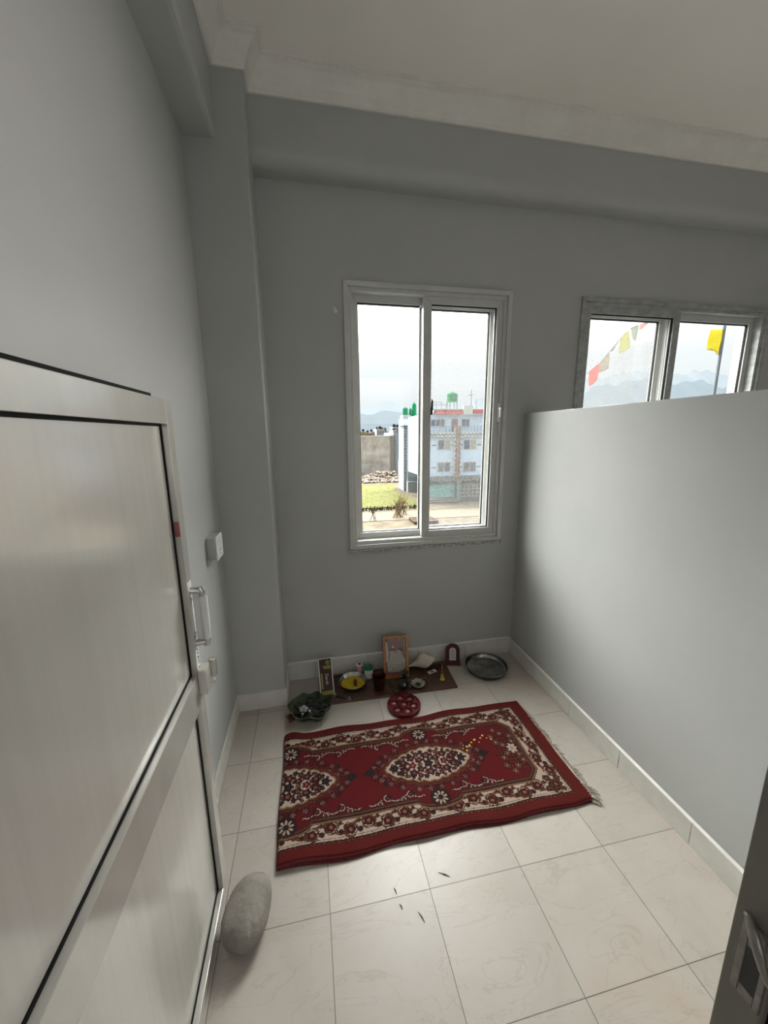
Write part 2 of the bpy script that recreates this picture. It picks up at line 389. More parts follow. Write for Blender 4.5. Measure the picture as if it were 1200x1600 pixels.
struct(wall_with_holes(YB, YB + .23, XL, XFAR, 0, ZC, [W1, W2]).build('wall_back', M['wall']), 'grey painted window wall under the ceiling beam', 'wall')
struct(MB().box(XR, XR + .11, 0.19, YB + .05, 0, 1.943).build('wall_right', M['wall'], bevel=0.004), 'grey painted partition wall on the right, ending well below the ceiling', 'wall')
struct(MB().box(XFAR, XFAR + .15, -3.4, YB, 0, ZC).build('wall_far_right', M['wall']), 'grey far wall of the space beyond the partition', 'wall')
struct(MB().box(XL - .08, XC, YC, YB + .08, 0, ZC).build('wall_column', M['wall'], bevel=0.012, seg=3), 'grey painted square column in the back left corner', 'column')
# wall that holds the doorway the picture is taken through
fw = MB(); fw.box(XL, -0.47, 0.20, 0.33, 0, 1.943); fw.box(0.615, XR, 0.19, 0.30, 0, 1.943)
struct(fw.build('wall_front', M['wall']), 'grey low partition either side of the doorway', 'wall')
# the larger room behind the camera
hb = wall_with_holes(-3.4, -3.2, XL, XFAR, 0, ZC, [(0.0, 2.4, 0.9, 3.0)])  # unseen wall; its opening is added to let light in from behind
struct(hb.build('wall_room_back', M['wall']), 'grey wall behind the camera with a wide opening added for light', 'wall')

# beams and cornice
bb = MB()
prof = [(YB, ZC), (2.497, ZC), (2.497, ZBEAM + .075)] + [(2.572 - .075 * math.cos(a), ZBEAM + .075 - .075 * math.sin(a)) for a in (.2, .45, .7, .95, 1.2, 1.4)] + [(2.572, ZBEAM), (YB, ZBEAM)]
bb.prism([(XC - .05, y, z) for y, z in prof], (XFAR - XC + .05, 0, 0))
struct(bb.build('trim_1', M['wall'], smooth=True), 'deep grey ceiling beam running above both windows', 'beam')
lb = MB()
prof = [(XL, ZC), (-0.375, ZC), (-0.375, ZBEAM + .02), (-0.385, ZBEAM + .004), (-0.40, ZBEAM), (XL, ZBEAM)]
lb.prism([(x, -3.2, z) for x, z in prof], (0, YC + 3.2 + .02, 0))
struct(lb.build('trim_2', M['wall']), 'grey ceiling beam along the top of the left wall', 'beam')
def cornice(path, name, label):
    """coved plaster moulding swept along an inside path (room side to the right of travel)"""
    prof = [(0.0, -0.125), (0.012, -0.125), (0.014, -0.112), (0.020, -0.105), (0.030, -0.078), (0.048, -0.050), (0.070, -0.030),
            (0.084, -0.024), (0.086, -0.012), (0.098, -0.010), (0.100, 0.0), (0.0, 0.0)]
    n = len(prof); vs = []; fs = []
    P = [Vector(p) for p in path]
    for i, p in enumerate(P):
        d0 = (P[i] - P[i - 1]).normalized() if i else (P[1] - P[0]).normalized()
        d1 = (P[i + 1] - P[i]).normalized() if i < len(P) - 1 else d0
        n0 = Vector((d0.y, -d0.x)); n1 = Vector((d1.y, -d1.x))
        off = (n0 + n1); off = off / (off.dot(n0)) if i not in (0, len(P) - 1) else n0
        for a, z in prof: vs.append((p.x + off.x * a, p.y + off.y * a, ZC + z))
    for i in range(len(P) - 1):
        for k in range(n):
            k2 = (k + 1) % n; fs.append((i * n + k, i * n + k2, (i + 1) * n + k2, (i + 1) * n + k))
    return struct(MB().add(vs, fs).build(name, M['cornice'], smooth=False), label, 'cornice')
cornice([(-0.375, -3.2), (-0.375, YC), (XC, YC), (XC, 2.497), (XFAR, 2.497)], 'trim_3', 'off-white coved plaster cornice stepping round the column')

# skirting
def skirt(name, boxes, label, h=0.125):
    mb = MB()
    for b in boxes: mb.box(*b, 0, h)
    return struct(mb.build(name, M['skirting'], bevel=0.003), label, 'baseboard')
def run(a, b, step, off):
    out = []; x = a
    first = a + off
    cuts = [a]; c = first
    while c < b - .01:
        cuts.append(c); c += step
    cuts.append(b)
    return [(cuts[i] + (.0008 if i else 0), cuts[i + 1] - .0008) for i in range(len(cuts) - 1)]
skirt('baseboard_back', [(x0, x1, YB - .013, YB) for x0, x1 in run(XC, XR, .40, .205)], 'pale marble skirting under the window', 0.138)
skirt('baseboard_right', [(XR - .013, XR, y0, y1) for y0, y1 in run(0.31, YB - .013, .40, .36)], 'pale marble skirting along the partition', 0.118)
skirt('baseboard_left', [(XL, XL + .013, y0, y1) for y0, y1 in run(0.35, YC - .013, .40, .30)], 'pale marble skirting behind the door')
sk = MB(); sk.box(XL, XC + .012, YC - .013, YC, 0, .122); sk.box(XC, XC + .012, YC, YB - .013, 0, .122)
struct(sk.build('baseboard_column', M['skirting'], bevel=0.003), 'pale marble skirting wrapping the corner column', 'baseboard')
# light mortar bead along the skirting tops
bd = MB()
bd.prism([(XR - .013, .31, .118), (XR - .002, .31, .126), (XR, .31, .118)], (0, YB - .33, 0))
bd.prism([(XC + .012, YB - .013, .138), (XC + .012, YB - .002, .146), (XC + .012, YB, .138)], (XR - XC - .03, 0, 0))
struct(bd.build('trim_4', M['skirting_top']), 'thin pale filler bead on top of the skirting', 'trim')

# ================================================================== WINDOWS
def frame_mb(mb, x0, x1, z0, z1, w, y0, y1, wt=None, wb=None):
    """mitred rectangular frame as four prisms"""
    wt = wt or w; wb = wb or w
    xi0, xi1, zi0, zi1 = x0 + w, x1 - w, z0 + wb, z1 - wt
    d = (0, y1 - y0, 0); g = 0.0006
    mb.prism([(x0, y0, z0), (xi0, y0, zi0), (xi0, y0, zi1), (x0, y0, z1)], d)
    mb.prism([(x1, y0, z0), (x1, y0, z1), (xi1, y0, zi1), (xi1, y0, zi0)], d)
    mb.prism([(x0 + g, y0, z1), (xi0 + g, y0, zi1), (xi1 - g, y0, zi1), (x1 - g, y0, z1)], d)
    mb.prism([(x0 + g, y0, z0), (x1 - g, y0, z0), (xi1 - g, y0, zi0), (xi0 + g, y0, zi0)], d)
def window(name, W, inner, M_f, M_net, label):
    x0, x1, z0, z1 = W; xm = (x0 + x1) / 2 - .035 if inner == 'right' else (x0 + x1) / 2 - .02
    root = empty(name, (x0, YB, z0)); inv = Vector((x0, YB, z0))
    def B(mb, nm, mt, par=root, bevel=0.002):
        o = mb.build(nm, mt, par, bevel=bevel, origin=None)
        # geometry is authored in world space, so shift into the root's frame
        o.data.transform(Matrix.Translation(-inv)); return o
    f = MB(); frame_mb(f, x0, x1, z0, z1, .030, YB - .018, YB + .15)
    fr = B(f, 'outer_frame', M_f)
    f2 = MB(); frame_mb(f2, x0 + .030, x1 - .030, z0 + .030, z1 - .030, .026, YB - .002, YB + .135)
    B(f2, 'inner_rim', M_f, fr)
    xa, xb, za, zb = x0 + .040, x1 - .040, z0 + .040, z1 - .040
    def sash(nm, sx0, sx1, y0, stile_w=.058, net=False, mt=None):
        mt = mt or M['upvc']; s = MB(); frame_mb(s, sx0, sx1, za, zb, stile_w, y0, y0 + .036, wt=.062, wb=.062)
        so_ = B(s, nm, mt)
        gx0, gx1, gz0, gz1 = sx0 + stile_w, sx1 - stile_w, za + .062, zb - .062
        g = MB(); frame_mb(g, gx0, gx1, gz0, gz1, .005, y0 + .012, y0 + .026); B(g, 'gasket', M['gasket'], so_, 0)
        b = MB(); frame_mb(b, gx0 - .001, gx1 + .001, gz0 - .001, gz1 + .001, .009, y0 + .026, y0 + .034); B(b, 'glazing_bead', M['upvc'], so_, 0)
        p = MB(); p.box(gx0 + .002, gx1 - .002, y0 + .017, y0 + .021, gz0 + .002, gz1 - .002)
        B(p, 'insect_mesh' if net else 'glass_pane', M_net if net else M['glass'], so_, 0)
        return so_
    if inner == 'right':
        o1 = sash('rear_sash', xa, xm + .045, YB + .055)
        o2 = sash('front_sash', xm - .012, xb, YB + .008)
        o3 = sash('net_sash', xm + .005, xb - .002, YB + .100, .062, True)
        h = MB(); hx = xb - .018; h.box(hx - .010, hx + .010, YB - .006, YB + .008, 1.885, 2.015)
        h.box(hx - .006, hx + .006, YB - .034, YB - .024, 1.915, 1.985); h.box(hx - .006, hx + .006, YB - .026, YB - .004, 1.915, 1.927); h.box(hx - .006, hx + .006, YB - .026, YB - .004, 1.973, 1.985)
        B(h, 'pull_handle', M['white_plastic'], o2, .002)
        k = MB(); kx = xm + .048; k.box(kx - .004, kx + .016, YB + .012, YB + .030, 1.935, 1.975); k.prism([(kx + .004, YB + .016, 1.97), (kx + .020, YB + .016, 1.97), (kx + .020, YB + .016, 2.03), (kx + .010, YB + .016, 2.045)], (0, .01, 0))
        B(k, 'latch_hook', M['dark'], o2, .002)
        v = MB()
        for vz in (1.80, 1.72): v.lathe([(0.009, 0), (0.009, .003), (0, .004)], (0, 0, 0), 12, Matrix.Translation((xb - .030, YB + .098, vz)) @ Matrix.Rotation(PI / 2, 4, 'X'))
        B(v, 'screw_cap', M['white_plastic'], o3, 0)
    else:
        sash('rear_sash', xm - .01, xb, YB + .060, mt=M['upvc'])
        sash('front_sash', xa, xm + .045, YB + .008, mt=M_f)
        sash('net_sash', xa + .002, xm + .005, YB + .100, .050, True)
    return struct(root, label, 'window')
w1 = window('window_1', W1, 'right', M['upvc'], M['net'], 'white sliding window above the offerings with two tall panes')
w2 = window('window_2', W2, 'left', M['upvc_film'], M['net_dusty'], 'sliding window beyond the partition with scuffed film on its frame')
struct(MB().box(W1[0] - .012, W1[1] + .012, YB - .026, YB + .02, W1[2] - .022, W1[2] - .001).build('trim_5', M['granite'], bevel=.002), 'speckled granite sill under the tall window', 'window sill')
# outside faces of the reveals are part of wall_back

# ================================================================== DOOR
DX = -0.41; DP = -0.432
dr = empty('door_1', (DX, 0.33, 0))
def D(mb, nm, mt, par=None, bevel=.0015):
    o = mb.build(nm, mt, par or dr, bevel=bevel); o.data.transform(Matrix.Translation(Vector((-DX, -0.33, 0)))); return o
Y0, Y1, SW = 0.33, 1.33, 0.048
fs_ = D(MB().box(DX - .042, DX, Y1 - SW, Y1, .004, 1.91), 'free_stile', M['alu'])
D(MB().box(DX - .042, DX, Y0, Y0 + SW, .004, 1.91), 'hinge_stile', M['alu'])
D(MB().box(DX - .042, DX, Y0 + SW, Y1 - SW, 1.838, 1.91), 'top_rail', M['alu'])
mr_ = D(MB().box(DX - .042, DX, Y0 + SW, Y1 - SW, .865, .990), 'middle_rail', M['alu'])
D(MB().box(DX - .042, DX, Y0 + SW, Y1 - SW, .004, .046), 'bottom_rail', M['alu'])
for nm, za, zb in (('upper_panel', .990, 1.838), ('lower_panel', .046, .865)):
    pn = D(MB().box(DP - .008, DP, Y0 + SW, Y1 - SW, za, zb), nm, M['panel'], bevel=0)
    g = MB(); ya, yb_, t = Y0 + SW, Y1 - SW, .007
    g.box(DP, DP + .004, ya, ya + t, za, zb); g.box(DP, DP + .004, yb_ - t, yb_, za, zb); g.box(DP, DP + .004, ya, yb_, za, za + t); g.box(DP, DP + .004, ya, yb_, zb - t, zb)
    D(g, 'rubber_gasket', M['gasket'], pn, 0)
g = MB(); g.box(DX - .050, DX - .036, Y0, Y1 - .045, 1.905, 1.928); g.box(DX - .036, DX - .030, Y0, Y1 - .045, 1.910, 1.916)
D(g, 'weather_strip', M['gasket'])
# pull handle wrapped in white tape
h = MB()
for zc in (1.100, 1.292):
    h.tube([(DX, 1.305, zc), (DX + .018, 1.305, zc), (DX + .034, 1.305, zc + (-.004 if zc > 1.2 else .004))], [.012, .011, .010], 12)
h.tube([(DX + .034, 1.305, 1.088), (DX + .037, 1.305, 1.105), (DX + .038, 1.305, 1.20), (DX + .037, 1.305, 1.288), (DX + .032, 1.305, 1.302)], [.010, .011, .0115, .011, .010], 12)
hd = D(h, 'pull_handle', M['chrome'], bevel=0)
hd['label'] = 'grey metal pull handle'
w = MB(); w.box(DX + .004, DX + .030, 1.309, 1.3115, 1.105, 1.285)
w.tube([(DX + .038, 1.305, 1.115), (DX + .039, 1.305, 1.20), (DX + .038, 1.305, 1.272)], .0135, 12)
wr = D(w, 'protective_wrap', M['white_plastic'], hd, 0)
sk_ = MB(); sk_.box(DX, DX + .0008, 1.286, 1.324, .998, 1.325)
st = D(sk_, 'protective_tape', M['white_plastic'], fs_, 0)
rotx = Matrix(((0, 0, 1, 0), (1, 0, 0, 0), (0, 1, 0, 0), (0, 0, 0, 1)))      # text plane (x,y) -> (y,z), facing +x
for s_, z_ in (('OVATA', 1.045), ('A.', 1.255), ('Q A', 1.115)):
    mt_ = Matrix.Translation((0.0010, 1.305 - .33, z_)) @ rotx @ Matrix.Rotation(-PI / 2, 4, 'Z')
    text_mesh('printed_letters', s_, .030, mt_, M['ink'], st)
# lock with a rounded turn
lk = MB(); lk.box(DX, DX + .030, 1.276, 1.331, .915, 1.008)
lo_ = D(lk, 'lock_case', M['alu'], bevel=.004)
tn = MB(); tn.box(DX + .022, DX + .050, 1.331, 1.343, .945, 1.018)
D(tn, 'thumb_turn', M['chrome'], lo_, .011)
kn = MB(); kn.blob((DX + .034, 1.338, .925), (.008, .007, .010), 8, 0, 0); D(kn, 'latch_bolt', M['chrome'], lo_, 0)
rm = MB(); rm.box(DP + .0045, DX - .001, 1.2815, 1.2822, 1.485, 1.535)
D(rm, 'red_smear', mat('faded_red_mark', (0.30, 0.10, 0.11), 0.6, var=0.2), fs_, 0)
hg = MB()
for z_ in (.30, .95, 1.62): hg.tube([(DX + .004, Y0 - .004, z_ - .045), (DX + .004, Y0 - .004, z_ + .045)], .007, 10)
D(hg, 'hinge', M['chrome'], bevel=0)
struct(dr, 'cream aluminium-framed door standing open against the left wall', 'door')

# door jamb at the right of the doorway, with its strike plate
jb = MB(); jb.box(0.547, 0.615, 0.252, 0.302, 0, 1.943)
jo = jb.build('door_frame', M['jamb'], bevel=.002)
jb2 = MB(); jb2.box(0.556, 0.615, 0.236, 0.252, 0, 1.943); jb2.build('rebate', M['gasket'], jo)
jb3 = MB(); jb3.box(0.560, 0.620, 0.17, 0.236, 0, 1.943); jb3.build('outer_lining', mat('reddish_lining', (0.22, 0.12, 0.09), 0.6), jo)
jl = MB(); jl.box(-0.47, -0.425, 0.252, 0.325, 0, 1.935); jl.build('hinge_post', M['jamb'], jo)
# strike plate: raised lip around a dark slot
sp = MB()
for (ya, yb_, za, zb) in ((.255, .262, 1.045, 1.160), (.280, .289, 1.045, 1.160), (.262, .280, 1.045, 1.062), (.262, .280, 1.128, 1.165)):
    sp.box(.5435, .547, ya, yb_, za, zb)
spo = sp.build('strike_plate', M['chrome_dull'], jo, bevel=.0012); spo['label'] = 'dull metal strike plate'
lip = MB(); lip.tube([(.5445, .288, 1.168), (.540, .282, 1.172), (.534, .272, 1.166), (.532, .262, 1.150), (.534, .255, 1.130), (.540, .250, 1.110)], [.003, .005, .0065, .0065, .005, .003], 12)
lip.build('curved_lip', M['chrome_dull'], spo, smooth=True)
sl = MB(); sl.box(.5448, .5472, .262, .280, 1.062, 1.128); sl.build('bolt_slot', M['dark'], spo)
struct(jo, 'dark grey door jamb with a dull metal strike plate, at the lower right edge', 'door frame')

# switch box on the left wall
sb = empty('switch_box', (XL, 2.03, 1.165))
b_ = MB().box(0, .045, 0, .12, 0, .12).build('back_box', M['grey_plastic'], sb, bevel=.004)
b_ = MB().box(.045, .055, -.003, .123, -.003, .123).build('switch_plate', M['white_plastic'], sb, bevel=.003)
for i, (ya, za, wy, wz) in enumerate(((.018, .070, .026, .040), (.050, .070, .026, .040), (.082, .070, .026, .040))):
    MB().box(.055, .0585, ya, ya + wy, za, za + wz).build('rocker_switch', M['white_plastic'], b_, bevel=.0015)
k = MB()
for (ya, za) in ((.045, .045), (.075, .045), (.060, .022)):
    k.lathe([(.0045, 0), (.0045, .001), (0, .001)], (0, 0, 0), 12, Matrix.Translation((.055, ya, za)) @ Matrix.Rotation(PI / 2, 4, 'Y'))
k.build('socket_holes', M['dark'], b_)
tag(sb, 'surface-mounted white switch and socket box on the left wall beside the door edge', 'switch')

# filler spot and nail on the walls
pp = MB(); pp.lathe([(.011, 0), (.010, .0015), (0, .002)], (0, 0, 0), 12, Matrix.Translation((.222, YB, 2.575)) @ Matrix.Rotation(PI / 2, 4, 'X'))
pp.lathe([(.007, 0), (.006, .001), (0, .0015)], (0, 0, 0), 12, Matrix.Translation((.214, YB, 2.592)) @ Matrix.Rotation(PI / 2, 4, 'X'))
tag(pp.build('filler_patch', M['plaster_spot']), 'tiny white filler patch on the wall left of the tall window', 'wall patch')

# ================================================================== RUG
RX0, RX1, RY0, RY1 = -0.215, 1.310, 1.332, 2.058
NX, NY = 640, 305
RC = {'red': (0.072, 0.0042, 0.0062), 'redo': (0.070, 0.0068, 0.0060), 'mar': (0.034, 0.004, 0.006), 'blk': (0.012, 0.009, 0.010), 'brn': (0.075, 0.026, 0.013),
      'tan': (0.15, 0.078, 0.038), 'wht': (0.34, 0.265, 0.215), 'pnk': (0.21, 0.09, 0.08)}
def rug_pattern():
    X = RX0 + (np.arange(NX) + .5) / NX * (RX1 - RX0)
    Yv = RY0 + (np.arange(NY) + .5) / NY * (RY1 - RY0)
    X, Yv = np.meshgrid(X, Yv, indexing='ij')
    CY = 1.695
    C = np.zeros((NX, NY, 3)); C[:] = RC['redo']
    def put(mask, c): C[mask] = RC[c]
    s = np.abs(Yv - CY); sg = np.where(Yv > CY, 1.0, -1.0)
    cs = [0.572, -0.178]
    dx = np.minimum(np.abs(X - cs[0]), np.abs(X - cs[1]))          # distance along to the nearest medallion centre
    xc = np.where(np.abs(X - cs[0]) < np.abs(X - cs[1]), X - cs[0], X - cs[1])
    e = RX1 - X                                                    # distance from the fringed end
    # inner edge of the border as a signed quantity q (grows outward)
    bump = np.where(dx < .115, .043 * np.sqrt(np.clip(1 - (dx / .115) ** 2, 0, 1)), 0)
    qs = s - (.208 + bump)
    # end border inner edge at e=.185, widening at the corners, bump in the middle
    qe = .182 - e
    corner = (s - .208) + (.182 - e) + .058
    q = np.maximum(np.maximum(qs, qe), corner * .8)
    q = np.where((s < .05), np.maximum(q, .182 - e - .0), q)
    outer = np.maximum(s - .303, .078 - e)                         # >0 outside the white band
    wob = .5 + .5 * np.sin(X * 140 + 3 * np.sin(Yv * 90))
    # field
    put(q < 0, 'red')
    # teeth outside band
    along = np.where(s - .303 > .078 - e, X, Yv)
    put((outer > 0) & (outer < .0045), 'blk')
    tooth = (along / .021) % 1.0
    put((outer > .0045) & (outer < .017) & (np.abs(tooth - .5) < .30 - (outer - .0045) * 14), 'blk')
    put((outer > .007) & (outer < .012) & (np.abs(tooth - .5) < .10), 'tan')
    band = (q > 0) & (outer <= 0)
    put(band, 'wht')
    width = -outer
    put(band & (width < .006), 'wht'); put(band & (width > .006) & (width < .0085), 'blk')
    # running flowers in the band
    per = .088
    ph = (along + .02) / per
    pi = np.floor(ph); fr = ph - pi - .5
    cx_ = fr * per
    mid = .047 + .012 * np.where(pi % 2 == 0, 1, -1)
    bw = outer * -1
    rr = np.sqrt((cx_ / 1.12) ** 2 + (bw - mid) ** 2)
    th = np.arctan2(bw - mid, cx_)
    rad = .027 + .003 * np.cos(5 * th)
    vine = np.abs((bw - .047) - .024 * np.cos(ph * PI)) < .0075
    put(band & vine & (bw > .008), 'brn'); 
    put(band & (np.abs((bw - .047) - .024 * np.cos(ph * PI) ) < .0018) & (bw > .008), 'tan')
    put(band & (rr < rad + .0035), 'blk'); put(band & (rr < rad), 'brn'); put(band & (rr < rad * .74), 'mar'); put(band & (rr < rad * .30), 'tan')
    put(band & (rr > rad * .80) & (rr < rad * .93) & (np.cos(th + pi) > .2), 'wht')
    ph2 = (along + .064) / per; fr2 = (ph2 - np.floor(ph2) - .5) * per
    rr2 = np.sqrt(fr2 ** 2 + (bw - .030) ** 2); put(band & (rr2 < .0135) & (rr2 > .0105), 'brn'); put(band & (rr2 < .0105), 'blk'); put(band & (rr2 < .006), 'mar')
    put(band & (np.abs(np.hypot(fr2 * 1.0, bw - .050) - .020) < .0022) & (bw > .012), 'blk')
    put(band & (np.abs(np.hypot(cx_, bw - mid) - .034) < .0024) & (np.sin(3 * th + pi) > -.2), 'brn')
    rr3 = np.sqrt(fr2 ** 2 + (bw - .070) ** 2); put(band & (rr3 < .0105), 'brn'); put(band & (rr3 < .005), 'blk')
    # stripes between band and field
    put((q > -.004) & (q < .004), 'blk'); put((q >= .004) & (q < .011) & (outer < -.01), 'tan'); put((q >= .011) & (q < .015) & (outer < -.01), 'brn')
    put((q > -.013) & (q <= -.004), 'brn'); put((q > -.0185) & (q <= -.013), 'blk')
    # daisy in each bump
    for c0 in cs:
        for g in (1, -1):
            ax, ay = X - c0, (Yv - (CY + g * .207)) * g
            r = np.hypot(ax, ay); t = np.arctan2(ay, ax)
            put((r < .052) & (s < .245), 'mar'); put((r < .046) & (s < .245), 'blk')
            pet = np.abs(np.cos(4.5 * t + .8))
            put((r < .036) & (r > .014) & (pet > .72) & (r < .022 + .014 * pet), 'wht')
            put((r < .026) & (r > .013) & (pet < .35), 'tan')
    # scrolling white vines on the field edge
    vy = .172
    inside = (q < -.02)
    L = np.clip((dx - .085) / .21, 0, 1)
    per2 = .118; pv = (xc) / per2
    vc = vy + .011 * np.cos(2 * PI * (np.abs(xc) - .10) / per2)
    vm = (dx > .075) & (dx < .355) & (e > .22)
    d_ = s - vc
    put(inside & vm & (np.abs(d_) < .0085), 'mar'); put(inside & vm & (np.abs(d_ + .001) < .0048), 'blk')
    put(inside & vm & (np.abs(d_) < .0028) & ((np.abs(xc) / .016) % 1 < .82), 'wht')
    fp = (np.abs(xc) - .10) / per2; fi = np.floor(fp); ff = (fp - fi - .5) * per2
    for k, (ox, oy, rr_) in enumerate(((-.016, -.012, .019), (.024, .010, .014))):
        r = np.hypot(ff - ox, (s - vy - oy)); t = np.arctan2(s - vy - oy, ff - ox)
        ring = vm & inside
        put(ring & (r < rr_ + .004), 'mar'); put(ring & (r < rr_) & (r > rr_ - .0065), 'blk')
        put(ring & (r < rr_ - .001) & (r > rr_ - .005) & (np.sin(t * 1.0 + 1.2 + k * 2) > -.45), 'wht')
        put(ring & (r < rr_ * .35), 'brn')
    # medallions
    for c0 in cs:
        ax, ay = X - c0, Yv - CY
        aax, aay = np.abs(ax), np.abs(ay)
        t = np.arctan2(ay, ax)
        # lens shaped body: half length .25, half height .105, scalloped
        def lens(L_, H_, sc, k=14):
            prof_ = H_ * np.clip(1 - (aax / L_) ** 1.75, 0, None) ** .8
            return aay < prof_ + sc * np.abs(np.sin(aax * k * 1.0 + .4)) * (aax < L_ * .97)
        # leafy outer halo
        sp_ = np.abs(np.sin(t * 11)) * .010
        hal = (np.abs(ax) / (.325 + sp_ * 2)) ** 1.35 + (aay / (.148 + sp_)) ** 1.6 < 1
        put(hal & (np.abs(np.sin(ax * 95) * np.cos(ay * 95)) > .30), 'mar')
        put(hal & (np.abs(np.sin(ax * 170 + 1) * np.cos(ay * 150)) > .80), 'brn')
        # little leaf spikes and tips
        for k in range(40):
            tk = 2 * PI * k / 40; ex, ey = .315 * math.cos(tk), .142 * math.sin(tk)
            if abs(ex) < .12 and abs(ey) > .135: ey *= 1.06
            r = np.hypot((ax - ex), (ay - ey))
            put((r < .017) & ((np.cos(4 * np.arctan2(ay - ey, ax - ex) + k) > -.2) | (r < .009)) & (k % 2 == 0), 'mar' if k % 4 else 'blk')
        tip = (aax > .30) & (aax < .362) & (aay < .026 * (1 - np.abs(aax - .325) / .04))
        put(tip, 'blk')
        fl = [(.27, .055), (.225, .088), (.17, .118), (.30, .028), (.09, .143), (.03, .152), (.25, .030), (.205, .06)]
        for fx, fy in fl:
            for gx in (1, -1):
                for gy in (1, -1):
                    r = np.hypot(ax - gx * fx, ay - gy * fy); tt = np.arctan2(ay - gy * fy, ax - gx * fx)
                    put(r < .0165, 'blk'); put((r < .0145) & (np.cos(5 * tt) > -.35), 'mar'); put((r < .0125) & (r > .005) & (np.cos(5 * tt) > .25), 'pnk'); put(r < .0035, 'tan')
        put(lens(.262, .122, .012, 55), 'brn'); put(lens(.256, .116, .012, 55), 'mar'); put(lens(.252, .110, .011, 55), 'brn')
        put(lens(.246, .104, .011, 55), 'tan')
        body = lens(.240, .097, .010, 55)
        put(body, 'wht')
        # flower mosaic inside
        fl = [(.072, .085, .009, 'mar'), (.115, .018, .008, 'blk'), (.115, -.012, .007, 'red'), (.07, .048, .008, 'red'), (.155, .048, .009, 'blk'), (.10, -.072, .009, 'blk'), (.025, -.052, .010, 'mar'), (.20, .022, .008, 'brn'), (0, 0, .022, 'blk'), (.052, .028, .0165, 'mar'), (.047, -.030, .0165, 'mar'), (0, .052, .021, 'mar'), (0.03, .078, .013, 'blk'), (.09, 0.0, .018, 'red'),
              (.095, .048, .019, 'blk'), (.09, -.046, .017, 'mar'), (.140, .020, .022, 'mar'), (.138, -.026, .018, 'mar'), (.058, .066, .014, 'mar'), (.135, .058, .011, 'brn'),
              (.19, .0, .020, 'blk'), (.175, .036, .010, 'mar'), (.216, .0, .007, 'mar'), (.170, -.036, .011, 'blk'), (.125, -.060, .010, 'mar'), (.048, 0.0, .013, 'brn'), (.025, .027, .009, 'blk')]
        for fx, fy, r0, c_ in fl:
            pts = {(fx * a_, fy * b_) for a_ in (1, -1) for b_ in (1, -1)} if fy != 0 else {(fx, 0), (-fx, 0)}
            for px_, py_ in pts:
                if fy < 0 and py_ > 0 and False: continue
                r = np.hypot(ax - px_, ay - py_); tt = np.arctan2(ay - py_, ax - px_)
                rad_ = r0 * 1.12 * (1 + .16 * np.cos(5 * tt))
                put(body & (r < rad_), 'blk'); put(body & (r < rad_ - .0028), c_)
                if c_ in ('mar', 'red', 'brn'):
                    put(body & (r < r0 * .55) & (np.cos(5 * tt) > .3), 'pnk' if r0 > .014 else 'tan')
                put(body & (r < r0 * .22), 'tan' if c_ != 'blk' else 'brn')
        put(body & ((np.hypot(aax - .168, ay) < .026) & (np.hypot(aax - .168, ay) > .021)), 'blk')
    # spandrel at the fringed end
    ax, ay = X - 1.075, Yv - CY
    r = np.hypot(ax * 1.2, ay); t = np.arctan2(ay, ax)
    sw = (X > .935) & (q < -.015)
    cl = sw & ((np.hypot((X - 1.125) / .155, ay / .15) < 1 + .10 * np.cos(13 * np.arctan2(ay, X - 1.125))))
    put(cl & (np.abs(np.sin(X * 110) * np.cos(Yv * 100)) > .22), 'mar'); put(cl & (np.abs(np.sin(X * 160 + 2) * np.cos(Yv * 150 + 1)) > .74), 'brn')
    for fx, fy in ((1.0, .055), (1.0, -.055), (.985, .10), (.99, -.105), (1.05, .115), (1.05, -.115), (1.10, .085), (1.10, -.085), (1.095, .045), (1.095, -.045), (1.03, .03), (1.03, -.03), (1.02, .145), (1.02, -.145)):
        r2 = np.hypot(X - fx, ay - fy); t2 = np.arctan2(ay - fy, X - fx)
        put(sw & (r2 < .021) & (np.cos(6 * t2) > -.5), 'blk'); put(sw & (r2 < .017) & (r2 > .005) & (np.cos(6 * t2) > .35), 'tan'); put(sw & (r2 < .004), 'wht')
    hh = sw & (r < .036 * (1 + .22 * np.cos(7 * t)))
    put(hh, 'blk'); put(sw & (r < .030 * (1 + .25 * np.cos(7 * t))), 'wht'); put(sw & (r < .011), 'pnk'); put(sw & (r < .005), 'wht')
    # corner sprays in the wide border corners
    for g in (1, -1):
        for fx, fy, rr_ in ((1.178, .255, .030), (1.150, .215, .018), (1.205, .222, .016), (1.13, .27, .015), (1.205, .285, .012)):
            r2 = np.hypot(X - fx, Yv - (CY + g * fy)); t2 = np.arctan2(Yv - (CY + g * fy), X - fx)
            mk = (outer < -.006) & (q > .01)
            put(mk & (r2 < rr_ * (1.1 + .15 * np.cos(6 * t2))), 'blk'); put(mk & (r2 < rr_ * (.85 + .15 * np.cos(6 * t2))), 'brn'); put(mk & (r2 < rr_ * .6), 'mar'); put(mk & (r2 < rr_ * .28), 'tan')
    # yarn level variation, and knots swapped at pattern borders
    jx = np.clip(np.arange(NX)[:, None] + rng.integers(-1, 2, (NX, NY)) * (rng.random((NX, NY)) < .30), 0, NX - 1)
    jy = np.clip(np.arange(NY)[None, :] + rng.integers(-1, 2, (NX, NY)) * (rng.random((NX, NY)) < .30), 0, NY - 1)
    C = C[jx, jy]
    C *= (1 + .16 * (rng.random((NX, NY, 1)) - .5))
    return C
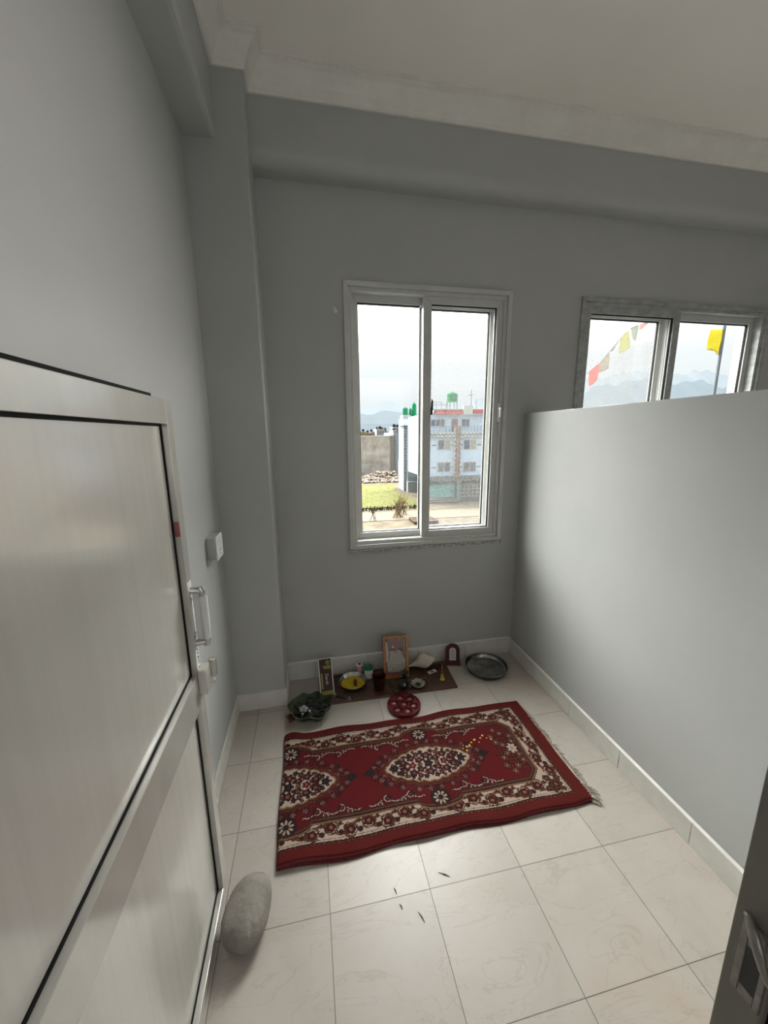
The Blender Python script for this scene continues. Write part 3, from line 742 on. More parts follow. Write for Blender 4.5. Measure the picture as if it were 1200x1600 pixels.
def rug_z(x, y):
    """top surface height: soft folds, raised corner by the fold, thinner at the fringe"""
    u = (x - RX0) / (RX1 - RX0); v = (y - RY0) / (RY1 - RY0)
    z = .027 - .004 * u
    z += .0030 * math.sin(u * 17 + v * 2.5) * (0.35 + abs(v - .5)) + .0022 * math.sin(u * 31 + 1.7 + v * 5) * abs(v - .5) * 1.6
    z += .020 * math.exp(-((x + .165) / .05) ** 2 - ((y - 2.04) / .07) ** 2)      # hump at far left
    z += .008 * math.exp(-((x + .10) / .10) ** 2 - ((y - 1.345) / .08) ** 2)
    return z
def rug_xy(x, y):
    v = (y - 1.695) / .363
    y2 = y + (v ** 3) * (.006 * math.sin(x * 7 + 1) + .004 * math.sin(x * 17))
    return x + .004 * math.sin(y * 11), y2
def build_rug():
    root = empty('rug', (RX0, RY0, 0))
    off = Vector((RX0, RY0, 0))
    vs = np.zeros((NX + 1, NY + 1, 3))
    for i in range(NX + 1):
        x = RX0 + (RX1 - RX0) * i / NX
        for j in range(NY + 1):
            y = RY0 + (RY1 - RY0) * j / NY
            z = rug_z(x, y); e_ = min(j, NY - j) / 3.0
            if e_ < 1: z -= .005 * (1 - e_) ** 2
            d = x - RX0
            if d < .014: z -= .014 - math.sqrt(max(0, .014 ** 2 - (.014 - d) ** 2))   # rounded fold
            X_, Y_ = rug_xy(x, y)
            vs[i, j] = (X_ - off.x, Y_ - off.y, z)
    # knotted surface relief
    vs[1:-1, 1:-1, 2] += (rng.random((NX - 1, NY - 1)) - .5) * .0011
    I, J = np.meshgrid(np.arange(NX), np.arange(NY), indexing='ij')
    a = I * (NY + 1) + J; F = np.stack([a, a + (NY + 1), a + (NY + 2), a + 1], -1).reshape(-1, 4)
    me = bpy.data.meshes.new('pile')
    nv, nf = (NX + 1) * (NY + 1), NX * NY
    me.vertices.add(nv); me.vertices.foreach_set('co', vs.reshape(-1))
    me.loops.add(nf * 4); me.loops.foreach_set('vertex_index', F.reshape(-1).astype(np.int32))
    me.polygons.add(nf); me.polygons.foreach_set('loop_start', (np.arange(nf) * 4).astype(np.int32)); me.polygons.foreach_set('loop_total', np.full(nf, 4, np.int32))
    me.update(calc_edges=True)
    C = rug_pattern().reshape(-1, 3)
    at = me.color_attributes.new('Col', 'FLOAT_COLOR', 'CORNER')
    cc = np.ones((nf * 4, 4)); cc[:, :3] = np.repeat(C, 4, 0); at.data.foreach_set('color', cc.reshape(-1))
    mt, nt_, b = base('rug_pile'); ca = NN(nt_, 'ShaderNodeVertexColor', layer_name='Col')
    nt_.links.new(ca.outputs[0], b.inputs['Base Color']); setin(b, Roughness=0.95); b.inputs['Specular IOR Level'].default_value = 0.15
    b.inputs['Sheen Weight'].default_value = 0.10; b.inputs['Sheen Roughness'].default_value = 0.5; b.inputs['Sheen Tint'].default_value = (1.0, 0.35, 0.2, 1)
    link('patterned_pile', me, mt, root)
    # sides and fold: lower layer, slightly offset
    sd = MB(); N = 120
    def edge(fy, sgn):
        top = []; 
        for i in range(N + 1):
            x = RX0 + (RX1 - RX0) * i / N; X_, Y_ = rug_xy(x, fy); z = rug_z(x, fy) - .005
            if x - RX0 < .014: z -= .014 - math.sqrt(max(0, .014 ** 2 - (.014 - (x - RX0)) ** 2))
            top.append((X_ - off.x, Y_ - off.y, z))
        vs_, fs__ = [], []
        for k, (X_, Y_, z) in enumerate(top):
            zm = z * .52
            pr = [(0, z), (sgn * .0035, z - .003), (sgn * .003, zm + .003), (-sgn * .002, zm), (sgn * .004 + sgn * .006 * math.sin(k * .12 + sgn), zm - .003), (sgn * .005 + sgn * .006 * math.sin(k * .12 + sgn), .002), (0, 0)]
            for dy, zz in pr: vs_.append((X_, Y_ + dy, max(zz, 0)))
        n = 7
        for k in range(N):
            for q in range(n - 1): fs__.append((k * n + q, (k + 1) * n + q, (k + 1) * n + q + 1, k * n + q + 1))
        sd.add(vs_, fs__)
    edge(RY0, -1); edge(RY1, 1)
    # fold on the left and the end on the right
    for fx, sgn in ((RX0, -1), (RX1, 1)):
        vs_, fs__ = [], []; NN_ = 60
        for k in range(NN_ + 1):
            y = RY0 + (RY1 - RY0) * k / NN_; X_, Y_ = rug_xy(fx, y); z = rug_z(fx, y) - (.014 if sgn < 0 else .004)
            pr = [(0, z + (.0 if sgn < 0 else .003)), (sgn * (.003 if sgn < 0 else 0), z * .6), (sgn * .001, .004), (0, 0)]
            for dx_, zz in pr: vs_.append((X_ - off.x + dx_, Y_ - off.y, zz))
        for k in range(NN_):
            for q in range(3): fs__.append((k * 4 + q, (k + 1) * 4 + q, (k + 1) * 4 + q + 1, k * 4 + q + 1))
        sd.add(vs_, fs__)
    sd.build('folded_underlayer', M['rug_back'], root, smooth=True)
    # fringe tassels
    fr_ = MB(); r2 = random.Random(3)
    def tassel(y, z0, x0, ln, lean):
        X_, Y_ = rug_xy(x0, y); p = Vector((X_ - off.x - .004, Y_ - off.y, z0))
        for s_ in range(3):
            a = lean + r2.uniform(-.5, .5); l = ln * r2.uniform(.7, 1.1)
            p1 = p + Vector((l * .45, l * .45 * math.sin(a) + r2.uniform(-.003, .003), -z0 * .45 + r2.uniform(0, .004)))
            p2 = p + Vector((l * math.cos(a) * .9, l * math.sin(a), -z0 + .0035 + r2.uniform(0, .003)))
            fr_.tube([p, p1, p2], [.0030, .0026, .0012], 5)
    y = RY0 + .004
    while y < RY1 - .004:
        v = (y - RY0) / (RY1 - RY0)
        tassel(y, .020, RX1, .066 * (1 - .42 * v), -.25 + .9 * math.sin(y * 23)); y += .0125
    y = RY0 - .012
    while y < RY0 + .10:
        tassel(y, .009, RX1 - .008, .040, -.7); y += .012
    fr_.box(RX1 - off.x - .004, RX1 - off.x + .004, .004, RY1 - RY0 - .004, .012, .022)
    fo = fr_.build('cotton_fringe', M['fringe'], root, smooth=True); fo['kind'] = 'stuff'
    return tag(root, 'red and cream medallion rug folded double on the marble floor, fringed at its right end', 'rug')
build_rug()

# ================================================================== FLOOR OBJECTS
# river stone by the door
st_ = MB(); n = 36; vs = []; fs2 = []
for i in range(n + 1):
    th = PI * i / n
    for k in range(2 * n):
        ph = PI * k / n; d = Vector((math.sin(th) * math.cos(ph), math.sin(th) * math.sin(ph), math.cos(th)))
        sgn = lambda a, p: math.copysign(abs(a) ** p, a)
        q = 1 + .07 * noise.noise(d * 1.3 + Vector((3, 1, 0))) + .02 * noise.noise(d * 5)
        x, y, z = sgn(d.x, .88) * .080 * q, sgn(d.y, .86) * .119 * q, sgn(d.z, .85) * .062 * q
        x *= 1 - .14 * (y / .13)
        vs.append((x, y, z))
for i in range(n):
    for k in range(2 * n):
        k2 = (k + 1) % (2 * n); fs2.append((i * 2 * n + k, (i + 1) * 2 * n + k, (i + 1) * 2 * n + k2, i * 2 * n + k2))
st_.add(vs, fs2); so_ = st_.build('river_stone', M['stone'], smooth=True); so_.location = (-0.300, 1.180, .060); so_.rotation_euler = (math.radians(-3), math.radians(8), math.radians(-12))
tag(so_, 'smooth grey river stone on the floor against the open door', 'stone')

# brown board carrying the offerings
BD = MB(); bz = .010
BD.prism([(.055, 2.300, 0), (.985, 2.286, 0), (1.000, 2.612, 0), (.085, 2.618, 0)], (0, 0, bz))
tag(BD.build('offering_board', M['board'], bevel=.002), 'thin brown board on the floor against the back skirting', 'board')

# leaning patterned incense carton
inc = empty('incense_carton', (.058, 2.385, bz))
tilt = Matrix.Rotation(math.radians(-42), 4, 'X')       # leans back to the wall
wI, hI, dI = .098, .252, .016
bx_ = MB().box(-wI / 2, wI / 2, 0, dI, 0, hI).build('carton', M['print_brown'], inc, bevel=.001)
e_ = MB()
for (x0, x1, z0, z1) in ((-wI / 2, -wI / 2 + .0065, 0, hI), (wI / 2 - .0065, wI / 2, 0, hI), (-wI / 2, wI / 2, hI - .006, hI)):
    e_.box(x0, x1, -.0006, 0, z0, z1)
e_.build('silver_border', M['print_white'], bx_)
yl = MB(); yl.box(-.012, .037, -.0005, 0, .176, .196); yl.lathe([(.016, 0), (.016, .0005), (0, .0005)], (0, 0, 0), 20, Matrix.Translation((.018, 0, .222)) @ Matrix.Rotation(PI / 2, 4, 'X'))
yl.prism([(-.030, -.0005, .196), (.020, -.0005, .176), (.034, -.0005, .205)], (0, .0005, 0)); yl.box(-.038, .038, -.0005, 0, .006, .032); yl.box(-.036, -.024, -.0005, 0, .045, .15)
yl.build('yellow_print', M['print_yellow'], bx_)
rz_ = Matrix(((1, 0, 0, 0), (0, 0, -1, 0), (0, 1, 0, 0), (0, 0, 0, 1)))
text_mesh('printed_letters', 'Darsh', .030, Matrix.Translation((.004, -.0012, .108)) @ rz_ @ Matrix.Rotation(-PI / 2, 4, 'Z'), M['print_white'], bx_)
inc.rotation_euler = (math.radians(-40), 0, math.radians(3))
tag(inc, 'long dark brown incense carton with silver borders and yellow print, leaning on the skirting', 'incense box')

# steel bowl of yellow powder
pb_ = MB(); r0 = .098
pb_.lathe([(0, 0), (.060, 0), (.084, .012), (.097, .038), (.100, .040), (.101, .037), (.088, .010), (.062, -.003), (0, -.003)][::-1], n=48)
bo = pb_.build('steel_bowl', M['steel'], smooth=True); bo.location = (.245, 2.462, bz + .003)
tag(bo, 'shallow stainless steel bowl holding yellow powder', 'bowl')
pw = MB(); pw.lathe([(0, .020), (.03, .019), (.06, .017), (.083, .0145), (.080, .010), (.055, .002), (0, .002)][::-1], n=40)
po = pw.build('turmeric_powder', M['turmeric'], smooth=True); po.location = (.245, 2.462, bz + .003)
tag(po, 'bright yellow powder filling the steel bowl', 'powder', kind='stuff')
cpn = MB().lathe([(.0, .045), (.0105, .045), (.012, .043), (.012, 0), (.0, 0)][::-1], n=20); co = cpn.build('small_capped_vial', M['maroon'], smooth=True)
co.location = (.258, 2.430, bz + .022); co.rotation_euler = (math.radians(8), 0, 0)
tag(co, 'small maroon vial standing in the yellow powder', 'vial')

# jars at the skirting
def jar(name, x, y, r, h, mb_, ml_, label, lidh=.016, inset=None):
    t = empty(name, (x, y, bz))
    MB().lathe([(0, 0), (r * .93, 0), (r, .004), (r, h - .004), (r * .9, h), (0, h)], n=32).build('jar_body', mb_, t, smooth=True)
    l = MB().lathe([(r * 1.04, h - .001), (r * 1.06, h + .002), (r * 1.06, h + lidh - .002), (r * 1.0, h + lidh), (0, h + lidh)], n=32).build('lid', ml_, t, smooth=True)
    if inset: MB().lathe([(r * .55, h + lidh + .0002), (r * .55, h + lidh + .0012), (0, h + lidh + .0012)], n=20).build('lid_emblem', inset, l)
    return tag(t, label, 'jar')
jar('plastic_jar', .372, 2.540, .034, .070, M['print_white'], M['green_lid'], 'white jar with a dark green lid behind the yellow powder bowl')
jar('small_tin', .308, 2.575, .025, .082, M['pink'], M['print_white'], 'small pink and white tin beside the green-lidded jar', .010, M['maroon'])

# dark copper cup
cc_ = MB().lathe([(0, .004), (.034, .004), (.041, .055), (.047, .112), (.051, .116), (.051, .118), (.048, .118), (.044, .112), (.036, .010), (0, .010)], n=40)
cu_ = cc_.build('copper_cup', M['copper'], smooth=True); cu_.location = (.425, 2.385, bz - .003); cu_.scale = (1, 1, .92)
tag(cu_, 'dark tarnished copper cup on the board right of the powder bowl', 'cup')

# framed devotional print, leaning against the wall
fr0 = empty('picture_frame', (.575, 2.470, bz + .004))
fw_, fh_ = .190, .312
f = MB(); t_ = .017
f.prism([(-fw_ / 2, 0, 0), (-fw_ / 2 + t_, 0, t_), (-fw_ / 2 + t_, 0, fh_ - t_), (-fw_ / 2, 0, fh_)], (0, .018, 0)); f.prism([(fw_ / 2, 0, 0), (fw_ / 2, 0, fh_), (fw_ / 2 - t_, 0, fh_ - t_), (fw_ / 2 - t_, 0, t_)], (0, .018, 0))
f.prism([(-fw_ / 2, 0, fh_), (-fw_ / 2 + t_, 0, fh_ - t_), (fw_ / 2 - t_, 0, fh_ - t_), (fw_ / 2, 0, fh_)], (0, .018, 0)); f.prism([(-fw_ / 2, 0, 0), (fw_ / 2, 0, 0), (fw_ / 2 - t_, 0, t_), (-fw_ / 2 + t_, 0, t_)], (0, .018, 0))
f.build('gold_frame', M['orange_frame'], fr0, bevel=.003)
pr_ = MB().box(-fw_ / 2 + t_, fw_ / 2 - t_, .010, .014, t_, fh_ - t_).build('print', M['print_bg'], fr0)
def flat(mb, pts, y): mb.prism([(x, y, z) for x, z in pts], (0, -.0004, 0))
def disc(cx, cz, rx, rz, n=28, a0=0, a1=2 * PI): return [(cx + rx * math.cos(a0 + (a1 - a0) * k / n), cz + rz * math.sin(a0 + (a1 - a0) * k / n)) for k in range(n + (0 if abs(a1 - a0) > 6 else 1))]
q = MB(); flat(q, disc(.004, .205, .064, .078), .0098); q.build('printed_halo', M['halo'], pr_)
q = MB(); flat(q, [(-.062, .040), (-.066, .10), (-.050, .150), (-.038, .178), (.012, .186), (.050, .165), (.068, .13), (.070, .075), (.050, .045), (.0, .035)], .0092); q.build('printed_robes', M['print_pale'], pr_)
q = MB(); flat(q, disc(-.026, .190, .019, .025), .0086); flat(q, disc(.026, .184, .018, .024), .0086); flat(q, disc(-.018, .130, .030, .010), .0086); q.build('printed_faces', M['print_skin'], pr_)
q = MB(); flat(q, disc(-.026, .196, .021, .025, 20, .2, PI - .2), .0082); flat(q, disc(.032, .198, .024, .022, 20, -.5, PI - .6), .0082)
flat(q, disc(-.033, .187, .003, .002, 10), .0080); flat(q, disc(-.019, .187, .003, .002, 10), .0080); flat(q, disc(.020, .182, .003, .002, 10), .0080); flat(q, disc(.033, .182, .003, .002, 10), .0080)
q.build('printed_hair', M['print_hair'], pr_)
q = MB(); flat(q, [(-.072, .275), (-.062, .255), (-.055, .180), (-.064, .110), (-.074, .12)], .0088); flat(q, disc(-.018, .226, .006, .014, 10), .0084); q.build('printed_feathers', M['print_white'], pr_)
q = MB(); flat(q, [(-.078, .022), (.078, .022), (.074, .042), (-.074, .044)], .0088); q.build('printed_base', M['halo'], pr_)
MB().box(-fw_ / 2 + t_, fw_ / 2 - t_, .0070, .0075, t_, fh_ - t_).build('glass_cover', M['glass'], fr0)
fr0.rotation_euler = (math.radians(-15), 0, math.radians(-4))
tag(fr0, 'orange gold framed print of two robed figures leaning on the wall behind the board', 'picture frame')

# conch shell
cn = MB()
prof_c = [(0, -.122), (.006, -.121), (.008, -.105), (.012, -.088), (.019, -.070), (.030, -.050), (.043, -.030), (.053, -.010), (.057, .008), (.055, .022), (.047, .036),
          (.039, .045), (.038, .050), (.031, .059), (.030, .064), (.022, .072), (.021, .077), (.011, .086), (.004, .093), (0, .096)]
vs, fsc = [], []; n = 48
for (r, z) in prof_c:
    for k in range(n):
        a = 2 * PI * k / n; rr_ = r * (1 + .10 * math.cos(a - .6 - z * 14) + .03 * math.sin(3 * a + z * 60)); vs.append((z, rr_ * math.cos(a), rr_ * math.sin(a) - .25 * max(0, -z - .03) ** 1.2))
for i_ in range(len(prof_c) - 1):
    for k in range(n):
        k2 = (k + 1) % n; fsc.append((i_ * n + k, i_ * n + k2, (i_ + 1) * n + k2, (i_ + 1) * n + k))
cn.add(vs, fsc)
ch = cn.build('conch_shell', M['shell'], smooth=True); ch.location = (.805, 2.550, bz + .058); ch.rotation_euler = (.5, math.radians(-6), math.radians(3))
tag(ch, 'cream conch shell lying at the skirting between the picture frame and the arched frame', 'conch shell')

# arched stand
ar = empty('arched_stand', (1.052, 2.560, 0))
def arch(w, h, n=18, z0=0.0): r = w / 2; return [(-r, z0), (r, z0)] + [(r * math.cos(PI * k / n), h - r + r * math.sin(PI * k / n)) for k in range(n + 1)]
MB().prism([(x, 0, z) for x, z in arch(.112, .172)], (0, .014, 0)).build('arched_board', M['maroon'], ar, bevel=.003)
MB().prism([(x, -.001, z + .038) for x, z in arch(.052, .102)], (0, .001, 0)).build('white_inset', M['print_white'], ar)
q = MB()
q.prism([(x, -.0015, z + .046) for x, z in arch(.038, .086)], (0, .0005, 0)); q.build('inset_lines', mat('faint_print', (.50, .50, .50), .5, var=.12, scale=120), ar)
MB().box(-.062, .062, -.016, .030, 0, .016).build('foot', M['maroon'], ar, bevel=.003)
ar.rotation_euler = (math.radians(-8), 0, math.radians(-12))
tag(ar, 'small maroon arched stand with a white arched inset beside the board corner', 'ornament')

# steel tray
tr_ = MB().lathe([(0, .004), (.135, .004), (.146, .007), (.152, .014), (.157, .038), (.163, .041), (.166, .039), (.161, .036), (.156, .010), (.150, 0), (0, 0)], n=72)
to = tr_.build('steel_tray', M['steel_dark'], smooth=True); to.location = (1.288, 2.455, 0)
to.scale = (1.0, .98, 1)
tag(to, 'round dark steel tray with a raised rim on the floor near the partition corner', 'tray')

# brass bell
be = empty('brass_bell', (.905, 2.400, bz))
MB().lathe([(.026, 0), (.027, .002), (.022, .010), (.017, .024), (.014, .034), (.006, .040), (.004, .043)][::1], n=28).build('bell_body', M['brass'], be, smooth=True)
MB().lathe([(.004, .042), (.004, .060), (.0065, .064), (.004, .068), (.004, .088), (.007, .094), (.003, .104), (.0015, .118), (0, .120)], n=16).build('bell_handle', M['brass'], be, smooth=True)
tag(be, 'small brass hand bell standing at the right end of the board', 'bell')

# folded packet behind the bell
pk = MB(); pk.box(-.035, .035, -.016, .016, 0, .005)
pko = pk.build('paper_packet', M['print_white'], bevel=.001); pko.location = (.858, 2.492, bz); pko.rotation_euler = (0, 0, .35)
MB().prism([(-.012, -.014, .005), (.018, -.014, .005), (.008, .014, .005), (-.018, .010, .005)], (0, 0, .0008)).build('yellow_mark', M['print_yellow'], pko)
tag(pko, 'flat white and yellow paper packet behind the brass bell', 'packet')
pk = MB(); pk.box(-.075, .06, -.035, .03, 0, .003); pk = pk.build('maroon_cloth', mat('dark_maroon_cloth', (.045, .012, .012), .9)); pk.location = (.90, 2.545, bz); pk.rotation_euler = (0, 0, .2)
tag(pk, 'dark maroon folded cloth on the board under the white and yellow packet end', 'cloth')

# flower-shaped metal lamp
fl = MB(); vs = []; fs3 = []; n = 48
for i, (r, z) in enumerate(((.010, .006), (.028, .004), (.040, .012), (.046, .024), (.044, .024), (.036, .010), (.022, .002), (.010, 0))):
    for k in range(n):
        a = 2 * PI * k / n; rr_ = r * (1 + .14 * abs(math.cos(4 * a)) * (r > .025)); vs.append((rr_ * math.cos(a), rr_ * math.sin(a), z + .004 * abs(math.cos(4 * a)) * (r > .035)))
for i in range(7):
    for k in range(n):
        k2 = (k + 1) % n; fs3.append((i * n + k, i * n + k2, (i + 1) * n + k2, (i + 1) * n + k))
fs3.append(tuple(range(n))); fs3.append(tuple(7 * n + k for k in range(n))[::-1])
fl.add(vs, fs3); flo = fl.build('petal_dish', mat('cream_metal_dish', (.36, .33, .26), .45, var=.15, scale=40), smooth=True); flo.location = (.706, 2.355, bz + .001)
MB().blob((0, 0, .012), (.020, .018, .010), 10, 2, .3).build('spent_wick', M['burnt'], flo, smooth=True)
tag(flo, 'small cream petal-rimmed dish at the front edge of the board', 'dish')
# dark oil lamp
ol = MB().lathe([(0, .004), (.020, .004), (.030, .020), (.041, .042), (.043, .044), (.044, .042), (.034, .016), (.024, 0), (0, 0)], n=32)
olo = ol.build('oil_lamp', M['burnt'], smooth=True); olo.location = (.595, 2.352, bz)
MB().blob((.006, -.004, .030), (.012, .010, .010), 8, 4, .3).build('wick', M['foil'], olo, smooth=True)
tag(olo, 'soot-black oil lamp bowl at the front of the board left of the petal dish', 'oil lamp')
# black incense holder before the frame
ih = empty('incense_holder', (.622, 2.425, bz))
MB().lathe([(0, 0), (.034, 0), (.030, .010), (.018, .022), (.016, .048), (.026, .066), (.030, .074), (.022, .072), (0, .060)], n=28).build('holder_body', mat('dark_green_metal', (.008, .018, .012), .4), ih, smooth=True)
tag(ih, 'dark green pedestal incense holder in front of the picture frame', 'incense holder')
# small flowers and burnt bits scattered (uncountable)
sc = MB(); r3 = random.Random(11)
for k in range(90):
    x = r3.gauss(.655, .045); y = r3.gauss(2.405, .03); x = min(max(x, .55), .80)
    rr_ = r3.uniform(.003, .009); sc.blob((x, y, bz + rr_ * .5), (rr_ * 1.3, rr_, rr_ * .7), 5, k, .5)
sco = sc.build('dried_flower_bits', mat('dried_flowers', (.20, .19, .14), .7, col2=(.02, .02, .015), scale=70, lo=.42, hi=.6), smooth=True)
tag(sco, 'heap of dried flower bits and ash between the oil lamp and the petal dish', 'dried flowers', kind='stuff')
sc = MB()
for k in range(40):
    x = r3.gauss(.80, .035); y = r3.gauss(2.40, .035); a = r3.uniform(0, PI); l = r3.uniform(.006, .018)
    sc.tube([(x, y, bz + .002), (x + l * math.cos(a), y + l * math.sin(a), bz + r3.uniform(.002, .008))], .0014, 5)
tag(sc.build('dried_stalks', mat('dried_stalk', (.16, .09, .035), .8, var=.3, scale=80), smooth=True), 'thin dried stalks strewn on the board left of the brass bell', 'stalks', kind='stuff')
sc = MB()
for k in range(46):
    x = r3.uniform(.13, .23) if k < 26 else r3.uniform(.49, .54); y = r3.gauss(2.588, .008) if k < 26 else r3.gauss(2.42, .03); rr_ = r3.uniform(.004, .010)
    sc.blob((x, min(y, 2.6), bz + rr_ * .5), (rr_ * 1.6, rr_, rr_ * .6), 5, k, .5)
tag(sc.build('withered_leaves', mat('withered_leaf', (.10, .09, .03), .7, col2=(.03, .025, .012), scale=60), smooth=True), 'withered olive leaves scattered round the powder bowl', 'leaves', kind='stuff')

# dark bits left of the cup: tongs-like lighter and small pot
lt = empty('metal_tipped_stick', (.155, 2.350, bz), math.radians(-28))
MB().box(-.045, .035, -.011, .011, 0, .013).build('black_body', M['dark'], lt, bevel=.004)
MB().box(-.062, -.045, -.010, .010, .001, .012).build('metal_cap', M['foil'], lt, bevel=.002)
tag(lt, 'short black stick with a silvery end on the board, left of the powder bowl', 'stick')
ky = empty('trinket_ring', (.205, 2.322, bz))
k = MB(); k.tube([(.012 * math.cos(a / 10 * 2 * PI), .012 * math.sin(a / 10 * 2 * PI), .004) for a in range(11)], .0016, 6); k.build('wire_ring', M['foil'], ky)
for a in (-.5, .1, .8):
    k = MB(); c, s_ = math.cos(a), math.sin(a); k.tube([(.012 * c, .012 * s_, .004), (.038 * c, .038 * s_, .003)], .003, 6); k.blob((.016 * c, .016 * s_, .004), (.008, .008, .002), 6, 0, 0); k.build('dark_charm', M['burnt'], ky)
tag(ky, 'small dark trinket with a silver glint at the front left edge of the board', 'trinket')

# leaf bowl
lbw = empty('leaf_bowl', (-.063, 2.243, 0))
vs, fs4 = [], []; n = 56; rings = [(.02, .004), (.06, .004), (.100, .016), (.128, .042), (.140, .066), (.134, .068), (.121, .046), (.096, .022), (.06, .012), (.02, .012)]
for i, (r, z) in enumerate(rings):
    for k in range(n):
        a = 2 * PI * k / n; w_ = 1 + (.055 * math.sin(5 * a + 1) + .035 * math.sin(11 * a)) * (r > .09); zz = z + (.010 * math.sin(7 * a) + .006 * math.sin(3 * a + 2)) * (r > .09)
        vs.append((r * w_ * 1.03 * math.cos(a), r * w_ * .90 * math.sin(a), max(zz, .001)))
for i in range(len(rings) - 1):
    for k in range(n):
        k2 = (k + 1) % n; fs4.append((i * n + k, i * n + k2, (i + 1) * n + k2, (i + 1) * n + k))
fs4.append(tuple(range(n))[::-1]); fs4.append(tuple((len(rings) - 1) * n + k for k in range(n)))
MB().add(vs, fs4).build('stitched_leaves', M['leaf'], lbw, smooth=True)
MB().prism([(-.155, -.055, .052), (-.128, -.10, .034), (-.095, -.075, .030), (-.108, -.020, .052)], (-.004, -.006, .006)).build('brown_leaf_tip', M['leaf_brown'], lbw, bevel=.002)
tag(lbw, 'dark green stitched leaf bowl of burnt offerings on the floor left of the board', 'leaf bowl')
ct = MB()
for k in range(120):
    a = r3.uniform(0, 2 * PI); r = r3.uniform(0, .095) ; rr_ = r3.uniform(.006, .014)
    ct.blob((-.063 + r * math.cos(a), 2.243 + r * .85 * math.sin(a), .016 + rr_ * .5 + (.016 if r > .07 else 0) + r3.uniform(0, .014)), (rr_ * 1.4, rr_, rr_ * .6), 5, k, .6)
tag(ct.build('burnt_leaves', M['burnt'], smooth=True), 'blackened leaves and flowers inside the leaf bowl', 'burnt offerings', kind='stuff')
ct = MB()
for k in range(16):
    x = -.098 + r3.gauss(0, .018); y = 2.225 + r3.gauss(0, .016); a = r3.uniform(0, PI); c, s_ = .012 * math.cos(a), .012 * math.sin(a)
    z = .048 + r3.uniform(0, .010)
    ct.prism([(x - c, y - s_, z), (x + s_, y - c, z + .006), (x + c, y + s_, z + .003), (x - s_ * .6, y + c * .6, z + .008)], (.0, .0, .0012))
tag(ct.build('foil_scraps', M['foil']), 'crumpled silver foil scraps in the leaf bowl', 'foil', kind='stuff')

# maroon seven-well dish
dd = empty('powder_dish', (.556, 2.180, 0))
vs, fs5, = [], []
N_ = 110; R0 = .112; pos = [(0, 0)] + [(.067 * math.cos(PI / 6 + k * PI / 3 + .15), .067 * math.sin(PI / 6 + k * PI / 3 + .15)) for k in range(6)]
idx = {}
for i in range(N_ + 1):
    rr_ = R0 * i / N_
    for k in range(144):
        a = 2 * PI * k / 144; x, y = rr_ * math.cos(a), rr_ * math.sin(a); z = .016
        for (cx_, cy_) in pos:
            d = math.hypot(x - cx_, y - cy_)
            if d < .0275: z = .018 - .0155 * math.sqrt(max(0, 1 - (d / .0275) ** 2)) ** .6
            elif d < .0315: z = .0215
        if rr_ > R0 - .006: z = .026 if rr_ < R0 - .0015 else .022
        vs.append((x, y, z))
for i in range(N_):
    for k in range(144):
        k2 = (k + 1) % 144; fs5.append((i * 144 + k, (i + 1) * 144 + k, (i + 1) * 144 + k2, i * 144 + k2))
b0 = len(vs)
for k in range(144):
    a = 2 * PI * k / 144; vs.append((R0 * math.cos(a), R0 * math.sin(a), .0))
for k in range(144):
    k2 = (k + 1) % 144; fs5.append((N_ * 144 + k, b0 + k, b0 + k2, N_ * 144 + k2))
MB().add(vs, fs5).build('welled_tray', M['dish'], dd, smooth=True)
tag(dd, 'round maroon dish with seven wells between the board and the rug', 'dish')

# twig bits on the tiles
tw = [((.257, 1.174), (.264, 1.150), 'upper of the two thin dark twig bits left of the tile crossing'), ((.268, 1.117), (.275, 1.098), 'tiny dark twig bit below the tile joint in front of the rug'),
      ((.332, 1.078), (.347, 1.042), 'thick dark twig bit nearest the camera on the floor tiles'), ((.452, 1.190), (.495, 1.165), 'longest dark twig bit, lying right of the tile crossing')]
for (a, b, lab) in tw:
    t = MB(); p = Vector((*a, .002)); q_ = Vector((*b, .002)); mid = (p + q_) / 2 + Vector((.0015, .001, .0008)); t.tube([p, mid, q_], [.0008, .0019, .0009], 6)
    tag(t.build('twig_bit', M['straw'], smooth=True), lab, 'twig', 'twig bits on the floor tiles')
# yellow petals on the rug
import itertools
pet = [(.795, 1.745), (.812, 1.728), (.822, 1.752), (.805, 1.765), (.86, 1.775), (.885, 1.79), (.905, 1.768), (.925, 1.795), (.945, 1.81), (.962, 1.788), (.985, 1.775), (.84, 1.757)]
proto = None
for i, (x, y) in enumerate(pet):
    if proto is None:
        proto = MB().prism([(-.006, -.003, 0), (.001, -.005, .001), (.007, 0, .002), (.001, .005, .001), (-.005, .003, 0)], (0, 0, .0012)).build('flower_petal', M['petal'])
        o = proto
    else:
        o = proto.copy(); COL.objects.link(o)
    o.location = (x, y, rug_z(x, y) + .0012); o.rotation_euler = (0, 0, i * 1.3); o.scale = (1.0 + .3 * (i % 3 - 1),) * 3
    tag(o, 'yellow flower petal crumb on the rug right of its middle medallion', 'petal', 'yellow petal crumbs on the rug')

